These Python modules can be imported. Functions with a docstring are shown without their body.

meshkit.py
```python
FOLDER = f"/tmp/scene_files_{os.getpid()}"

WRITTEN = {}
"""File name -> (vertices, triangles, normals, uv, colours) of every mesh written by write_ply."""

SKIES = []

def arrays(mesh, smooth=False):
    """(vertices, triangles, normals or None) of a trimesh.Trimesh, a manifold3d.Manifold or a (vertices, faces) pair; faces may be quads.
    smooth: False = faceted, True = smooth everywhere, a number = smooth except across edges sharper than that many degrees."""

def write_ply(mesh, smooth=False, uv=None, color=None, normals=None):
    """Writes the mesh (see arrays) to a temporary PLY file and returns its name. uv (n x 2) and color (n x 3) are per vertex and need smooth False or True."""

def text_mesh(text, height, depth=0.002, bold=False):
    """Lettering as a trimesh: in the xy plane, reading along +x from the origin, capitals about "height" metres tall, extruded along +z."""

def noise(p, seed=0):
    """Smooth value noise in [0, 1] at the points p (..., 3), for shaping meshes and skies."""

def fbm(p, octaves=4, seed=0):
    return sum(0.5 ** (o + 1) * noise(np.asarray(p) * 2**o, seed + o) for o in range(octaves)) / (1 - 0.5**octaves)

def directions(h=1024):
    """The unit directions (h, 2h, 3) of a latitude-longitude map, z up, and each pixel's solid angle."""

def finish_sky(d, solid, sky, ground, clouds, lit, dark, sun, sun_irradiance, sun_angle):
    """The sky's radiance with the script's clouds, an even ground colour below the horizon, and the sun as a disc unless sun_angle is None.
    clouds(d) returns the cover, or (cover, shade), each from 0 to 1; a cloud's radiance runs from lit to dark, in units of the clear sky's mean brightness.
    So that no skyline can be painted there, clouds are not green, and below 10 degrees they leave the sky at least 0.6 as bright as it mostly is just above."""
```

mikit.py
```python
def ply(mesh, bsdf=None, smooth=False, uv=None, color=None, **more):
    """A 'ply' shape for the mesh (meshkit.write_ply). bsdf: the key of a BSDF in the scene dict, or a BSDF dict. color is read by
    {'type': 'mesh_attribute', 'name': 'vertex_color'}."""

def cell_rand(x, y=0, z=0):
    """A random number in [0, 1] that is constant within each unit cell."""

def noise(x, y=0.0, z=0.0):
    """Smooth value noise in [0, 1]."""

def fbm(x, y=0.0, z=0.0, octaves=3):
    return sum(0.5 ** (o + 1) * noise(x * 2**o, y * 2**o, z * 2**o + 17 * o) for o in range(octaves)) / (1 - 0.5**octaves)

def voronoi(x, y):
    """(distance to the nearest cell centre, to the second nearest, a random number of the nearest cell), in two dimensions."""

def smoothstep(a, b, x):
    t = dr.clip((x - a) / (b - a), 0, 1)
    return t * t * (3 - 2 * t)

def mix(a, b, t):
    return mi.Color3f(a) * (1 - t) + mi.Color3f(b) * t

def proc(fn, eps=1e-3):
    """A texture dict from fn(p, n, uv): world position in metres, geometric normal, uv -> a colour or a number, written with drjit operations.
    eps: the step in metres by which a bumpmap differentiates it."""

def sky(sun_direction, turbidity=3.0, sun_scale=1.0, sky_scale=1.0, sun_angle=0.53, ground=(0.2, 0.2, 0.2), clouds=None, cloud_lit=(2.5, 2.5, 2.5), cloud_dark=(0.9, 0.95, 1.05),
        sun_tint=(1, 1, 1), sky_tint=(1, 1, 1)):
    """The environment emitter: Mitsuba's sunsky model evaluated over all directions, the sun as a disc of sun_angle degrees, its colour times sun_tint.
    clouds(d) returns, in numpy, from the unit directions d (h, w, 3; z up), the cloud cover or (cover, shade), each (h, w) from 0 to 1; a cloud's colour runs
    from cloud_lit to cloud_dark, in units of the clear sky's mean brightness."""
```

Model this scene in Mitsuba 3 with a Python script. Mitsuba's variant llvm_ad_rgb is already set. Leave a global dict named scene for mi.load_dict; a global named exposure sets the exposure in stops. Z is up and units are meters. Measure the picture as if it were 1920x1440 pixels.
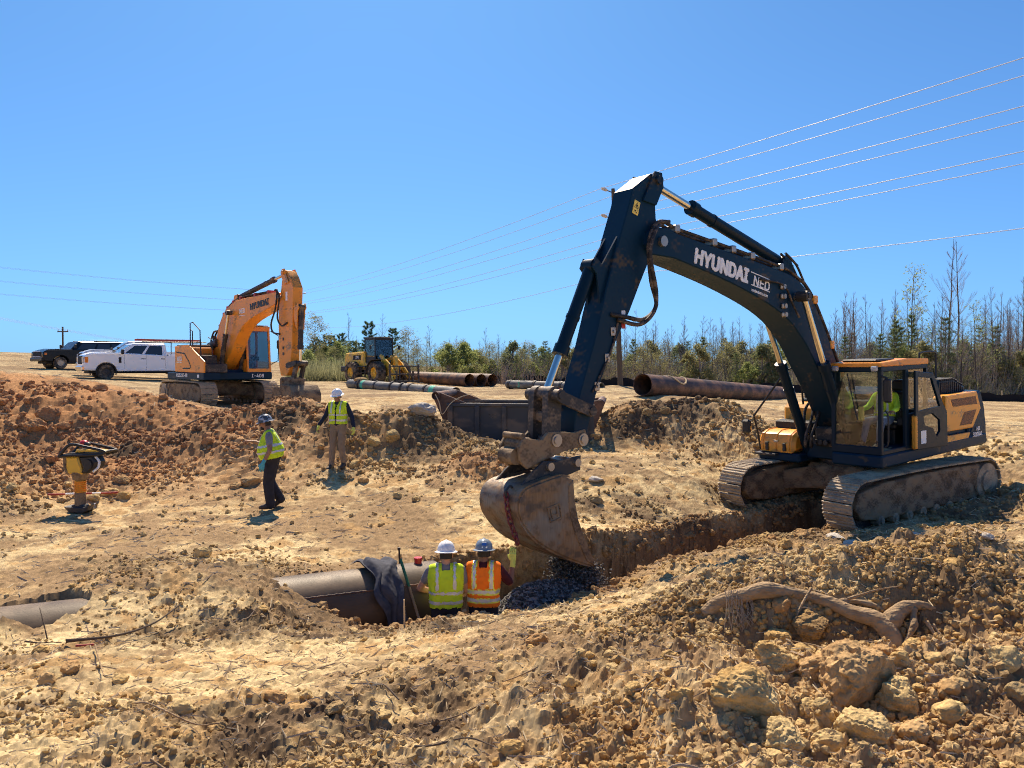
import math, random
import numpy as np, trimesh, drjit as dr, mitsuba as mi, mikit, meshkit
import manifold3d as m3
from scipy.interpolate import RBFInterpolator
from mikit import proc, noise, fbm, smoothstep, mix, voronoi, cell_rand

# ------------------------------------------------------------------ camera, sky, exposure
T = mi.ScalarTransform4f
scene, labels = {'type': 'scene'}, {}
PITCH = math.atan(32 / 1440.0)
scene['camera'] = {'type': 'perspective', 'fov': 67.38, 'fov_axis': 'x', 'near_clip': 0.1, 'far_clip': 3000.0,
                   'to_world': T().look_at(origin=[0, 0, 2.7], target=[0, math.cos(PITCH), 2.7 - math.sin(PITCH)], up=[0, 0, 1])}
scene['sky'] = mikit.sky((-0.11, 0.615, 0.78), turbidity=3.3, ground=(0.3, 0.23, 0.15), sun_scale=2.2, sky_tint=(0.56, 1.05, 1.60))
exposure = 1.42

rng = np.random.default_rng(7)
random.seed(7)
PI = math.pi

# ------------------------------------------------------------------ helpers
def A(*p): return np.array(p, float)
def unit(v): v = np.asarray(v, float); return v / (np.linalg.norm(v) + 1e-12)
def cat(*ms):
    ms = [m for m in ms if m is not None]
    vs, fs, o = [], [], 0
    for m in ms:
        vs.append(np.asarray(m.vertices)); fs.append(np.asarray(m.faces) + o); o += len(m.vertices)
    return trimesh.Trimesh(np.vstack(vs), np.vstack(fs), process=False)
def tm(v, f): return trimesh.Trimesh(np.asarray(v, float), np.asarray(f, int), process=False)
def hull(p): return trimesh.convex.convex_hull(np.asarray(p, float))
def move(m, t=(0, 0, 0), R=None, s=None):
    v = np.asarray(m.vertices, float)
    if s is not None: v = v * np.asarray(s, float)
    if R is not None: v = v @ np.asarray(R).T
    return tm(v + np.asarray(t, float), m.faces)
def rot(axis, deg):
    a = unit(axis); c, s = math.cos(math.radians(deg)), math.sin(math.radians(deg))
    K = np.array([[0, -a[2], a[1]], [a[2], 0, -a[0]], [-a[1], a[0], 0]])
    return np.eye(3) + s * K + (1 - c) * K @ K
def M4(t, R=None):
    m = np.eye(4); m[:3, 3] = t
    if R is not None: m[:3, :3] = R
    return m
def frame(t, deg, pitch=0.0, roll=0.0):
    """x forward, y left, z up; deg turns about z, pitch is nose down."""
    return M4(t, rot((0, 0, 1), deg) @ rot((0, 1, 0), pitch) @ rot((1, 0, 0), roll))
def box(x0, x1, y0, y1, z0, z1, b=0.0):
    b = min(b, (x1 - x0) * .4, (y1 - y0) * .4, (z1 - z0) * .4)
    if b <= 0: return hull([(x, y, z) for x in (x0, x1) for y in (y0, y1) for z in (z0, z1)])
    p = []
    for x, sx in ((x0, 1), (x1, -1)):
        for y, sy in ((y0, 1), (y1, -1)):
            for z, sz in ((z0, 1), (z1, -1)):
                p += [(x, y + sy * b, z + sz * b), (x + sx * b, y, z + sz * b), (x + sx * b, y + sy * b, z)]
    return hull(p)
def basis(d):
    d = unit(d); a = A(0, 0, 1) if abs(d[2]) < .9 else A(1, 0, 0)
    u = unit(np.cross(a, d)); return u, np.cross(d, u), d
def tube(path, r, n=8, caps=True):
    p = np.asarray(path, float); k = len(p); r = np.broadcast_to(np.asarray(r, float), (k,))
    t = np.gradient(p, axis=0); t /= np.linalg.norm(t, axis=1, keepdims=True) + 1e-12
    u = basis(t[0])[0]; ang = np.arange(n) * 2 * PI / n; V = []
    for i in range(k):
        u = unit(u - t[i] * (u @ t[i])); w = np.cross(t[i], u)
        V.append(p[i] + r[i] * (np.cos(ang)[:, None] * u + np.sin(ang)[:, None] * w))
    V = np.vstack(V); F = []
    i = np.arange(n); j = (i + 1) % n
    for q in range(k - 1):
        a, b = q * n, (q + 1) * n
        F += [np.stack([a + i, a + j, b + j], 1), np.stack([a + i, b + j, b + i], 1)]
    if caps:
        V = np.vstack([V, p[:1], p[-1:]]); c0, c1 = k * n, k * n + 1; b = (k - 1) * n
        F += [np.stack([i * 0 + c0, j, i], 1), np.stack([i * 0 + c1, b + i, b + j], 1)]
    return tm(V, np.vstack(F))
def cyl(p0, p1, r, r1=None, n=20): return tube([p0, p1], [r, r if r1 is None else r1], n)
def pipe(p0, p1, ro, ri, n=36):
    u, w, d = basis(np.subtract(p1, p0)); ang = np.arange(n) * 2 * PI / n
    c = np.cos(ang)[:, None] * u + np.sin(ang)[:, None] * w
    V = np.vstack([p0 + c * ro, p1 + c * ro, p1 + c * ri, p0 + c * ri]); i = np.arange(n); j = (i + 1) % n; F = []
    for q in range(4):
        a, b = q * n, ((q + 1) % 4) * n
        F += [np.stack([a + i, a + j, b + j], 1), np.stack([a + i, b + j, b + i], 1)]
    return tm(V, np.vstack(F))
def lathe(prof, n=24):
    """profile (r, z) turned about z"""
    prof = np.asarray(prof, float); ang = np.arange(n) * 2 * PI / n
    V = np.vstack([np.stack([r * np.cos(ang), r * np.sin(ang), ang * 0 + z], 1) for r, z in prof]); i = np.arange(n); j = (i + 1) % n
    return tm(V, np.vstack([f for q in range(len(prof) - 1) for a, b in [(q * n, (q + 1) * n)]
                            for f in (np.stack([a + i, a + j, b + j], 1), np.stack([a + i, b + j, b + i], 1))]))
def along(m, p, d, up=None):
    """put a mesh made about z at p with its z along d"""
    u, w, dd = basis(d) if up is None else (unit(np.cross(up, d)), None, unit(d))
    return move(m, p, np.stack([u, np.cross(dd, u), dd], 1))
def area2(p): x, y = np.asarray(p).T; return .5 * np.sum(x * np.roll(y, -1) - y * np.roll(x, -1))
def inset(p, b):
    p = np.asarray(p, float); e = np.roll(p, -1, 0) - p; e /= np.linalg.norm(e, axis=1, keepdims=True) + 1e-12
    nrm = np.stack([-e[:, 1], e[:, 0]], 1); pn = np.roll(nrm, 1, 0); s = nrm + pn
    return p + s * (b / np.maximum(np.sum(s * s, 1, keepdims=True) / 2, .35))
def prism(poly, y0, y1, b=0.012):
    """(x, z) outline extruded along y with chamfered rims"""
    from shapely.geometry import Polygon
    p = np.asarray(poly, float)
    if area2(p) < 0: p = p[::-1]
    n = len(p); q = inset(p, b) if b > 0 else p
    tri = np.asarray(trimesh.creation.triangulate_polygon(Polygon(p), engine='earcut')[1])
    tv = np.asarray(trimesh.creation.triangulate_polygon(Polygon(p), engine='earcut')[0])
    idx = np.array([np.argmin(np.sum((p - v) ** 2, 1)) for v in tv]); tri = idx[tri]
    a = [area2(p[t]) for t in tri]; tri = np.array([t if s > 0 else t[::-1] for t, s in zip(tri, a)])
    rings = [(q, y0), (p, y0 + b), (p, y1 - b), (q, y1)] if b > 0 else [(p, y0), (p, y1)]
    V = np.vstack([np.stack([r[:, 0], np.full(n, y), r[:, 1]], 1) for r, y in rings]); i = np.arange(n); j = (i + 1) % n; F = []
    for k in range(len(rings) - 1):
        F += [np.stack([k * n + i, k * n + n + i, k * n + n + j], 1), np.stack([k * n + i, k * n + n + j, k * n + j], 1)]
    F += [tri, tri[:, ::-1] + (len(rings) - 1) * n]
    return tm(V, np.vstack(F))
def strip(path, y0, y1, th):
    """sheet of thickness th following (x, z) points, from y0 to y1; thickness to the left of the path"""
    p = np.asarray(path, float); t = np.gradient(p, axis=0); t /= np.linalg.norm(t, axis=1, keepdims=True)
    return prism(np.vstack([p, (p + np.stack([-t[:, 1], t[:, 0]], 1) * th)[::-1]]), y0, y1, 0.0)
def ball(c, r, n=2): return move(trimesh.creation.icosphere(subdivisions=n), c, s=np.broadcast_to(r, 3))
def curve(pts, n=24):
    """Catmull-Rom through the points"""
    p = np.asarray(pts, float); p = np.vstack([2 * p[0] - p[1], p, 2 * p[-1] - p[-2]]); out = []
    k = len(p) - 3
    for s in np.linspace(0, k - 1e-6, n):
        i = int(s); t = s - i; a, b, c, d = p[i:i + 4]
        out.append(.5 * (2 * b + (c - a) * t + (2 * a - 5 * b + 4 * c - d) * t * t + (3 * b - a - 3 * c + d) * t ** 3))
    return np.array(out)

_n = {}
def numbered(name):
    k = _n.get(name, 0); _n[name] = k + 1
    return name if k == 0 else f'{name}_{k:03d}'
def tag(key, label=None, cat=None, group=None, kind=None):
    d = labels.setdefault(key, {})
    for a, b in (('label', label), ('category', cat), ('group', group), ('kind', kind)):
        if b: d[a] = b
    return key
def thing(name, label, cat, group=None): return tag(numbered(name), label, cat, group)
def add(name, mesh, bsdf, parent=None, tw=None, smooth=30, **kw):
    key = numbered(f'{parent}__{name}' if parent else name)
    d = mesh if isinstance(mesh, dict) else mikit.ply(mesh, bsdf, smooth=smooth, **kw)
    scene[key] = {**d, 'to_world': T(np.asarray(tw, float))} if tw is not None else d
    return key
def solo(name, mesh, bsdf, label, cat, group=None, **kw): return tag(add(name, mesh, bsdf, **kw), label, cat, group)

# ------------------------------------------------------------------ materials
def rgb(*c): return {'type': 'rgb', 'value': list(c)}
def mat(name, color, rough=.5, metal=0.0, spec=.5, bump=None, **kw):
    b = {'type': 'principled', 'base_color': proc(color) if callable(color) else rgb(*color), 'roughness': proc(rough) if callable(rough) else rough,
         'metallic': metal, 'specular': spec, **kw}
    if bump: b = {'type': 'bumpmap', 'arbitrary': proc(bump[0], eps=bump[2] if len(bump) > 2 else 4e-3), 'scale': bump[1], 'bsdf': b}
    scene[name] = {'type': 'twosided', 'bsdf': b}
    return name
def diffuse(name, color):
    scene[name] = {'type': 'twosided', 'bsdf': {'type': 'diffuse', 'reflectance': proc(color) if callable(color) else rgb(*color)}}
    return name
def dirty(base, dirt=(.30, .21, .12), amount=.45, s=6.0):
    """paint with dried mud on it, by world noise"""
    def f(p, n, uv):
        m = fbm(p.x * s, p.y * s, p.z * s, 3) * .75 + noise(p.x * s * 7, p.y * s * 7, p.z * s * 7) * .25
        return mix(base, dirt, smoothstep(.62 - amount * .45, .80 - amount * .2, m))
    return f
def soil(p, n, uv):
    """dug clay: uv.x = how red, uv.y = how dark, for damp soil and shadow painted into the colour"""
    a = fbm(p.x * .55, p.y * .55, p.z * .8, 4); b = fbm(p.x * 3.1 + 9, p.y * 3.1, p.z * 3.1, 3); c = noise(p.x * 23, p.y * 23, p.z * 23); e = noise(p.x * 70, p.y * 70, p.z * 70)
    col = mix((.235, .158, .082), (.52, .405, .215), smoothstep(.41, .57, a * .5 + b * .5))
    col = mix(col, (.30, .178, .070), smoothstep(.52, .66, b * .8 + a * .2) * .8)
    col = mix(col, (.36, .185, .078), dr.clip(uv.x * (.65 + .7 * b), 0, 1))
    col = mix(col, (.105, .070, .040), dr.clip(uv.y * (.45 + 1.2 * b), 0, 1))
    return col * (.58 + .40 * c + .42 * e)
mat('soil', soil, .95, spec=.15)
def clod_col(p, n, uv):
    b = fbm(p.x * 2.2 + 4, p.y * 2.2, p.z * 2.2, 3); c = noise(p.x * 31, p.y * 31, p.z * 31)
    col = mix((.46, .335, .155), (.40, .26, .10), smoothstep(.42, .62, b))
    col = mix(col, (.37, .19, .085), dr.clip(uv.x * (.6 + .8 * b), 0, 1)); col = mix(col, (.15, .10, .058), dr.clip(uv.y * (.5 + .9 * b), 0, 1))
    return col * (.70 + .56 * c)
mat('clay_soil', clod_col, .95, spec=.15, bump=(lambda p, n, uv: fbm(p.x * 34, p.y * 34, p.z * 34, 3), .016, 3e-3))
mat('grey_rock', lambda p, n, uv: mix((.34, .32, .29), (.50, .45, .37), fbm(p.x * 6, p.y * 6, p.z * 6, 3)), .9, spec=.2)
def gravel_col(p, n, uv):
    return mix((.055, .052, .046), (.27, .255, .23), smoothstep(.35, .9, cell_rand(p.x * 26, p.y * 26, p.z * 26)))
mat('gravel_stone', gravel_col, .75, spec=.35)
mat('root_wood', lambda p, n, uv: mix((.17, .11, .06), (.44, .32, .19), fbm(p.x * 17, p.y * 17, p.z * 17, 4)), .9, spec=.15,
    bump=(lambda p, n, uv: fbm(p.x * 30, p.y * 60, p.z * 60, 3), .018))
mat('twig_wood', (.36, .27, .18), .85, spec=.2)
mat('dark_twig', (.10, .075, .055), .85, spec=.2)
mat('dry_straw', (.55, .44, .27), .9, spec=.15)

mat('navy_paint', dirty((.004, .025, .050), (.075, .058, .038), .10, 3.0), .42, spec=.15)
mat('navy_clean', (.0035, .017, .032), .36, spec=.16)
mat('orange_paint', dirty((.78, .32, .030), (.36, .19, .07), .10, 3.5), .36, spec=.5, clearcoat=.3)
mat('exc_orange', dirty((.80, .285, .022), (.34, .17, .05), .14, 3.0), .38, spec=.5, clearcoat=.25)
mat('loader_yellow', dirty((.74, .42, .035), (.30, .21, .10), .25, 3.0), .4, spec=.5, clearcoat=.25)
mat('muddy_steel', dirty((.10, .068, .042), (.27, .185, .105), .80, 5.5), .75, spec=.3, bump=(lambda p, n, uv: fbm(p.x * 18, p.y * 18, p.z * 18, 3), .012))
mat('track_steel', dirty((.20, .16, .115), (.42, .32, .20), .80, 6.0), .6, spec=.4, bump=(lambda p, n, uv: fbm(p.x * 30, p.y * 30, p.z * 30, 2), .004))
def bucket_col(p, n, uv):
    a = fbm(p.x * 1.9 + 3, p.y * 1.9, p.z * 1.9, 3); b = fbm(p.x * 9, p.y * 9, p.z * 9, 3); c = noise(p.x * 60, p.y * 60, p.z * 9)
    col = mix((.215, .185, .145), (.24, .145, .070), smoothstep(.44, .62, a * .75 + b * .25))
    return mix(col, (.11, .08, .058), smoothstep(.50, .72, b * .6 + a * .4)) * (.82 + .34 * c)
mat('bucket_steel', bucket_col, .5, metal=.1, spec=.4, bump=(lambda p, n, uv: fbm(p.x * 16, p.y * 16, p.z * 16, 3), .008))
mat('dark_steel', dirty((.035, .034, .034), (.17, .12, .075), .34, 5.0), .55, spec=.4)
mat('black_plastic', (.014, .014, .015), .5)
mat('black_rubber', (.018, .018, .019), .65, spec=.3)
mat('hose_rubber', dirty((.025, .023, .022), (.17, .12, .08), .38, 9.0), .6, spec=.3)
mat('dusty_tyre', dirty((.035, .033, .031), (.24, .18, .12), .55, 5.0), .85, spec=.2)
mat('chrome_rod', (.72, .66, .56), .16, metal=1.0)
mat('pin_steel', (.42, .37, .31), .4, metal=.85)
mat('rust_steel', lambda p, n, uv: mix((.065, .042, .035), (.20, .105, .060), smoothstep(.35, .7, fbm(p.x * 2.4, p.y * 2.4, p.z * 2.4, 4))) * (.8 + .4 * noise(p.x * 25, p.y * 25, p.z * 25)), .62, spec=.35)
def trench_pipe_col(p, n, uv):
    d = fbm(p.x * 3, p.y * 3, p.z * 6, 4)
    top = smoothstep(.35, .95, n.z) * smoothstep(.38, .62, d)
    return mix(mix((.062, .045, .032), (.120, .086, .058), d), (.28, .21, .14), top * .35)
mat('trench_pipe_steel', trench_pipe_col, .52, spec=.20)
mat('grey_pipe', lambda p, n, uv: mix((.085, .09, .085), (.20, .195, .18), smoothstep(.3, .75, fbm(p.x * 2, p.y * 2, p.z * 5, 4))), .6, spec=.4)
mat('green_mark', (.05, .36, .26), .6)
mat('shield_steel', lambda p, n, uv: mix((.055, .058, .060), (.15, .115, .085), smoothstep(.42, .72, fbm(p.x * 2.2, p.y * 2.2, p.z * 3.5, 4))), .6, spec=.35)
mat('timber', lambda p, n, uv: mix((.20, .14, .09), (.36, .26, .16), fbm(p.x * 3, p.y * 14, p.z * 14, 3)), .85, spec=.2)
mat('pole_wood', lambda p, n, uv: mix((.075, .058, .042), (.15, .115, .08), fbm(p.x * 9, p.y * 9, p.z * .9, 3)), .85, spec=.2)
mat('wire_metal', (.50, .50, .50), .45, spec=.4)
mat('insulator', (.52, .50, .47), .45)
mat('silt_cloth', (.012, .012, .014), .75, spec=.2)
mat('white_paint', (.80, .81, .82), .22, spec=.5, clearcoat=.8)
mat('silver_paint', (.52, .53, .56), .25, metal=.3, clearcoat=.8)
mat('black_paint', (.004, .005, .008), .2, spec=.25, clearcoat=.25)
mat('car_glass', (.025, .032, .038), .06, spec=.7)
mat('car_chrome', (.70, .70, .72), .14, metal=1.0)
mat('lamp_clear', (.42, .43, .45), .12, spec=.6)
mat('lamp_amber', (.75, .20, .02), .2)
mat('red_paint', (.42, .045, .035), .4)
mat('chain_red', (.15, .025, .025), .55)
mat('rod_red', (.36, .05, .035), .6)
mat('red_cap', (.50, .02, .025), .35)
mat('green_tank', (.02, .09, .05), .5)
mat('decal_white', (.78, .78, .76), .45)
mat('decal_black', (.02, .02, .02), .5)
mat('decal_yellow', (.80, .58, .10), .45)
mat('mesh_grille', lambda p, n, uv: mix((.05, .022, .012), (.30, .12, .03), smoothstep(.30, .45, voronoi(p.x * 34 + p.y * 21, p.z * 38)[0])), .6)
mat('mirror_glass', (.75, .78, .80), .05, metal=1.0)
mat('radiator_dark', (.012, .012, .013), .7)
scene['tinted_glass'] = {'type': 'thindielectric', 'int_ior': 1.5, 'specular_transmittance': rgb(.07, .085, .09)}
mat('handle_green', (.02, .11, .05), .45)
scene['dark_glass'] = {'type': 'thindielectric', 'int_ior': 1.5, 'specular_transmittance': rgb(.30, .34, .35)}
scene['cab_glass'] = {'type': 'thindielectric', 'int_ior': 1.5, 'specular_transmittance': rgb(.58, .66, .66)}
scene['window_glass'] = {'type': 'thindielectric', 'int_ior': 1.5}

mat('skin_light', (.50, .27, .18), .5, spec=.35)
mat('skin_tan', (.30, .15, .095), .5, spec=.35)
mat('skin_brown', (.20, .10, .065), .5, spec=.35)
mat('hair_dark', (.02, .015, .012), .7)
def cloth(name, c, k=.25):
    return mat(name, lambda p, n, uv: mi.Color3f(c) * (1 - k + 2 * k * fbm(p.x * 16, p.y * 16, p.z * 16, 3)), .85, spec=.15, sheen=.2, bump=(lambda p, n, uv: fbm(p.x * 22, p.y * 22, p.z * 12, 2), .010))
cloth('vest_lime', (.56, .74, .035), .14); cloth('vest_orange', (.95, .20, .018), .12); cloth('shirt_lime', (.50, .82, .06), .14)
cloth('denim', (.11, .16, .24), .3); cloth('khaki', (.24, .18, .125), .2); cloth('dark_trouser', (.035, .034, .040), .3)
cloth('navy_shirt', (.020, .026, .045), .2); cloth('grey_shirt', (.20, .20, .215), .2); cloth('maroon_shirt', (.065, .016, .022), .2)
cloth('jacket_grey', (.058, .062, .078), .3)
mat('reflective_band', (.60, .61, .58), .4, metal=.25)
mat('band_edge', (.80, .85, .10), .7)
mat('boot_leather', (.06, .045, .035), .7); mat('glove_lime', (.55, .62, .12), .8); mat('glove_blue', (.05, .33, .42), .6)
mat('helmet_white', (.74, .74, .73), .25, clearcoat=.5); mat('helmet_blue', (.17, .215, .26), .3, clearcoat=.5)
mat('helmet_stickered', lambda p, n, uv: mix((.055, .06, .065), (.34, .36, .38), smoothstep(.5, .62, noise(p.x * 26, p.y * 26, p.z * 26))), .3, clearcoat=.4)
mat('sticker_blue', (.03, .12, .42), .4); mat('eye_dark', (.012, .01, .01), .2); mat('lens_teal', (.02, .30, .28), .08, spec=.8)

diffuse('bark_grey', lambda p, n, uv: mix((.26, .215, .18), (.48, .41, .34), fbm(p.x * 4, p.y * 4, p.z * 2, 2)))
diffuse('bark_dark', (.13, .105, .085))
def leafmat(name, c, t):
    scene[name] = {'type': 'principledthin', 'base_color': rgb(*c), 'roughness': .6, 'diff_trans': t, 'spec_trans': 0.0}
leafmat('pine_needle', (.145, .185, .085), 1.0); leafmat('pine_dark', (.095, .145, .065), .9)
leafmat('spring_leaf', (.29, .33, .12), 1.1); leafmat('bush_leaf', (.21, .235, .115), 1.0); leafmat('olive_leaf', (.27, .26, .12), 1.0); leafmat('grass_blade', (.31, .31, .17), 1.0)

# ------------------------------------------------------------------ the ground
CP = [ (0.00, 3.40, 0.90), (2.05, 3.10, 1.06), (0.93, 3.00, 1.12), (-2.43, 3.80, 0.69), (-1.16, 3.60, 0.80), (2.15, 5.20, 1.02), (3.11, 5.00, 1.09), (4.59, 7.00, 0.88), (2.38, 6.30, 0.95), (1.69, 6.20, 0.83), (2.61, 8.50, 0.52), (3.84, 8.60, 0.59), (1.21, 7.20, 0.48), (0.74, 5.60, 0.69), (0.14, 5.00, 0.73), (-1.09, 6.00, 0.34), (-0.88, 7.90, -0.02), (-1.74, 8.00, -0.08), (-2.45, 7.60, 0.08), (-3.23, 7.00, 0.19), (-3.79, 6.30, 0.35), (-2.89, 4.80, 0.54), (-1.92, 4.90, 0.53), (-0.36, 8.60, -0.14), (0.69, 9.00, -0.13), (2.09, 10.30, -0.12), (3.69, 12.00, -0.26), (5.31, 13.60, -0.32), (-3.79, 8.90, 0.20), (-2.99, 9.30, 0.12), (-4.51, 8.50, 0.28), (-5.53, 8.80, 0.17), (-5.53, 12.00, 0.09), (-3.26, 13.00, 0.05), (-1.54, 13.80, 0.08), (0.41, 14.60, 0.24), (2.12, 16.00, 0.34), (2.48, 14.80, -0.11), (-4.49, 14.30, 0.01), (-8.02, 14.20, 0.01), (-3.85, 17.00, 0.43), (3.91, 16.50, 0.26), (3.63, 18.00, 0.67), (6.43, 21.00, 0.63), (5.44, 23.00, 1.07), (9.20, 27.00, 1.07), (6.05, 30.00, 1.20), (0.81, 29.00, 1.15), (0.00, 20.00, 0.65), (1.25, 20.00, 0.65), (-2.12, 19.00, 0.82), (-5.96, 33.00, 1.39), (-10.50, 42.00, 1.47), (-9.03, 50.00, 1.31), (-16.67, 60.00, 1.58), (-3.00, 54.00, 1.27), (3.13, 50.00, 1.14), (6.20, 47.00, 1.59), (6.45, 32.00, 1.50), (10.84, 40.00, 0.98), (-11.49, 29.00, 1.21), (-15.76, 36.00, 1.70), (-22.92, 44.00, 2.06), (-31.28, 53.00, 2.59), (-35.89, 55.00, 2.85), (-48.41, 75.00, 4.05), (-60.37, 75.00, 4.42), (-9.58, 16.00, 0.34), (-11.08, 17.50, 0.73), (-12.02, 19.00, 1.48), (-14.00, 21.00, 2.50), (-16.18, 21.00, 2.67), (-12.83, 22.00, 2.43), (-10.85, 22.00, 2.01), (-9.41, 21.50, 1.58), (-7.98, 20.50, 1.06), (-8.90, 18.00, 0.67), (-7.15, 16.30, 0.29), (-6.63, 17.00, 0.43), (-6.74, 19.00, 0.82), (6.42, 10.00, 0.52), (7.21, 12.30, 0.15), (10.48, 16.00, 0.34), (12.94, 20.00, 0.72), (16.81, 26.00, 0.86), (25.86, 40.00, 0.56), (37.11, 60.00, 0.03), (24.60, 60.00, 0.62), (12.09, 60.00, 1.07), (-11.20, 62.00, 1.67) ]
CP += [(0, 0, 1.1), (-4.7, 7.2, .10), (-5.4, 6.9, .14), (-4.0, 7.35, .12), (.6, 9.25, -.30), (1.5, 10.4, -.36), (-.4, 8.75, -.16), (-1.3, 8.6, -.30), (-1.9, 8.5, -.28), (-2.5, 8.75, -.12), (0, -3, 1.2), (4, 0, 1.25), (-4, 0, .9), (0, -40, 1.2), (40, -10, 1.0), (-40, -10, 1.2),
       (5.88, 14.0, -.34), (10.2, 16.5, -.15), (4.58, 16.2, -.32), (8.9, 18.7, -.12), (11.5, 16.8, -.05), (9, 13.6, -.08), (7.0, 19.5, .15),
       (2.5, 13.85, -.28), (3.5, 12.5, -.30), (4.7, 15.7, -.3), (1.3, 12.6, -.10), (-6.5, 20, .85), (-16, 26, 1.9), (-10, 26, 1.15), (-13, 33, 1.45),
       (120, 60, -.5), (-120, 90, 5), (0, 120, 1.6), (70, 110, .4), (-50, 110, 4.2), (-60, 40, 3.2), (60, 30, .6), (0, 300, 2), (300, 0, 0), (-300, 0, 4), (0, -300, 1), (250, 250, .5), (-250, 250, 5), (200, -200, 0), (-200, -200, 2)]
CP = np.array(CP)
_rbf = RBFInterpolator(CP[:, :2], CP[:, 2], kernel='linear', smoothing=0.02)
PILES = [  # x, y, height, radius, stretch, turn (degrees)
    (-5.5, 20.0, .95, 1.45, 1.3, 20), (-4.3, 18.6, .45, 1.0, 1.4, 0), (-2.75, 18.7, .66, 1.05, 1.3, -10), (-1.5, 18.9, .28, .9, 1.4, 10), (-.8, 16.5, .38, .85, 1.2, 0),
    (3.2, 21.0, .68, 1.25, 1.5, 0), (4.9, 21.3, .55, 1.2, 1.6, 15), (6.2, 21.5, .55, 1.0, 1.5, 0), (5.9, 19.9, .45, .9, 1.6, 30), (-9.0, 20.0, .45, 1.2, 1.8, 20), (-6.9, 17.6, .30, .9, 1.5, 0), (-11.5, 19.5, .35, 1.5, 1.6, 0), (-7.9, 18.3, .32, .9, 1.7, 25), (-6.4, 19.0, .35, .9, 1.5, -20), (-5.7, 17.4, .22, .7, 1.4, 0), (-9.6, 16.3, .28, .8, 1.6, 10), (-10.5, 15.2, .20, .7, 1.4, 0),
    (-3.4, 8.8, .08, .7, 1.2, 0), (-3.0, 8.35, .08, .5, 1.5, -30), (-5.15, 7.3, .30, .30, 1.3, 10), (-3.9, 9.4, .07, 1.0, 1.4, 0),
    (2.3, 5.60, .32, .65, 2.2, -4), (3.3, 5.4, .26, .6, 1.3, 0), (1.0, 3.9, .18, .7, 1.5, 0), (2.6, 3.8, .12, .6, 1.5, 20), (2.6, 10.6, .12, .6, 2.0, 40), (4.2, 12.4, .18, .7, 1.6, 30)]
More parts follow.
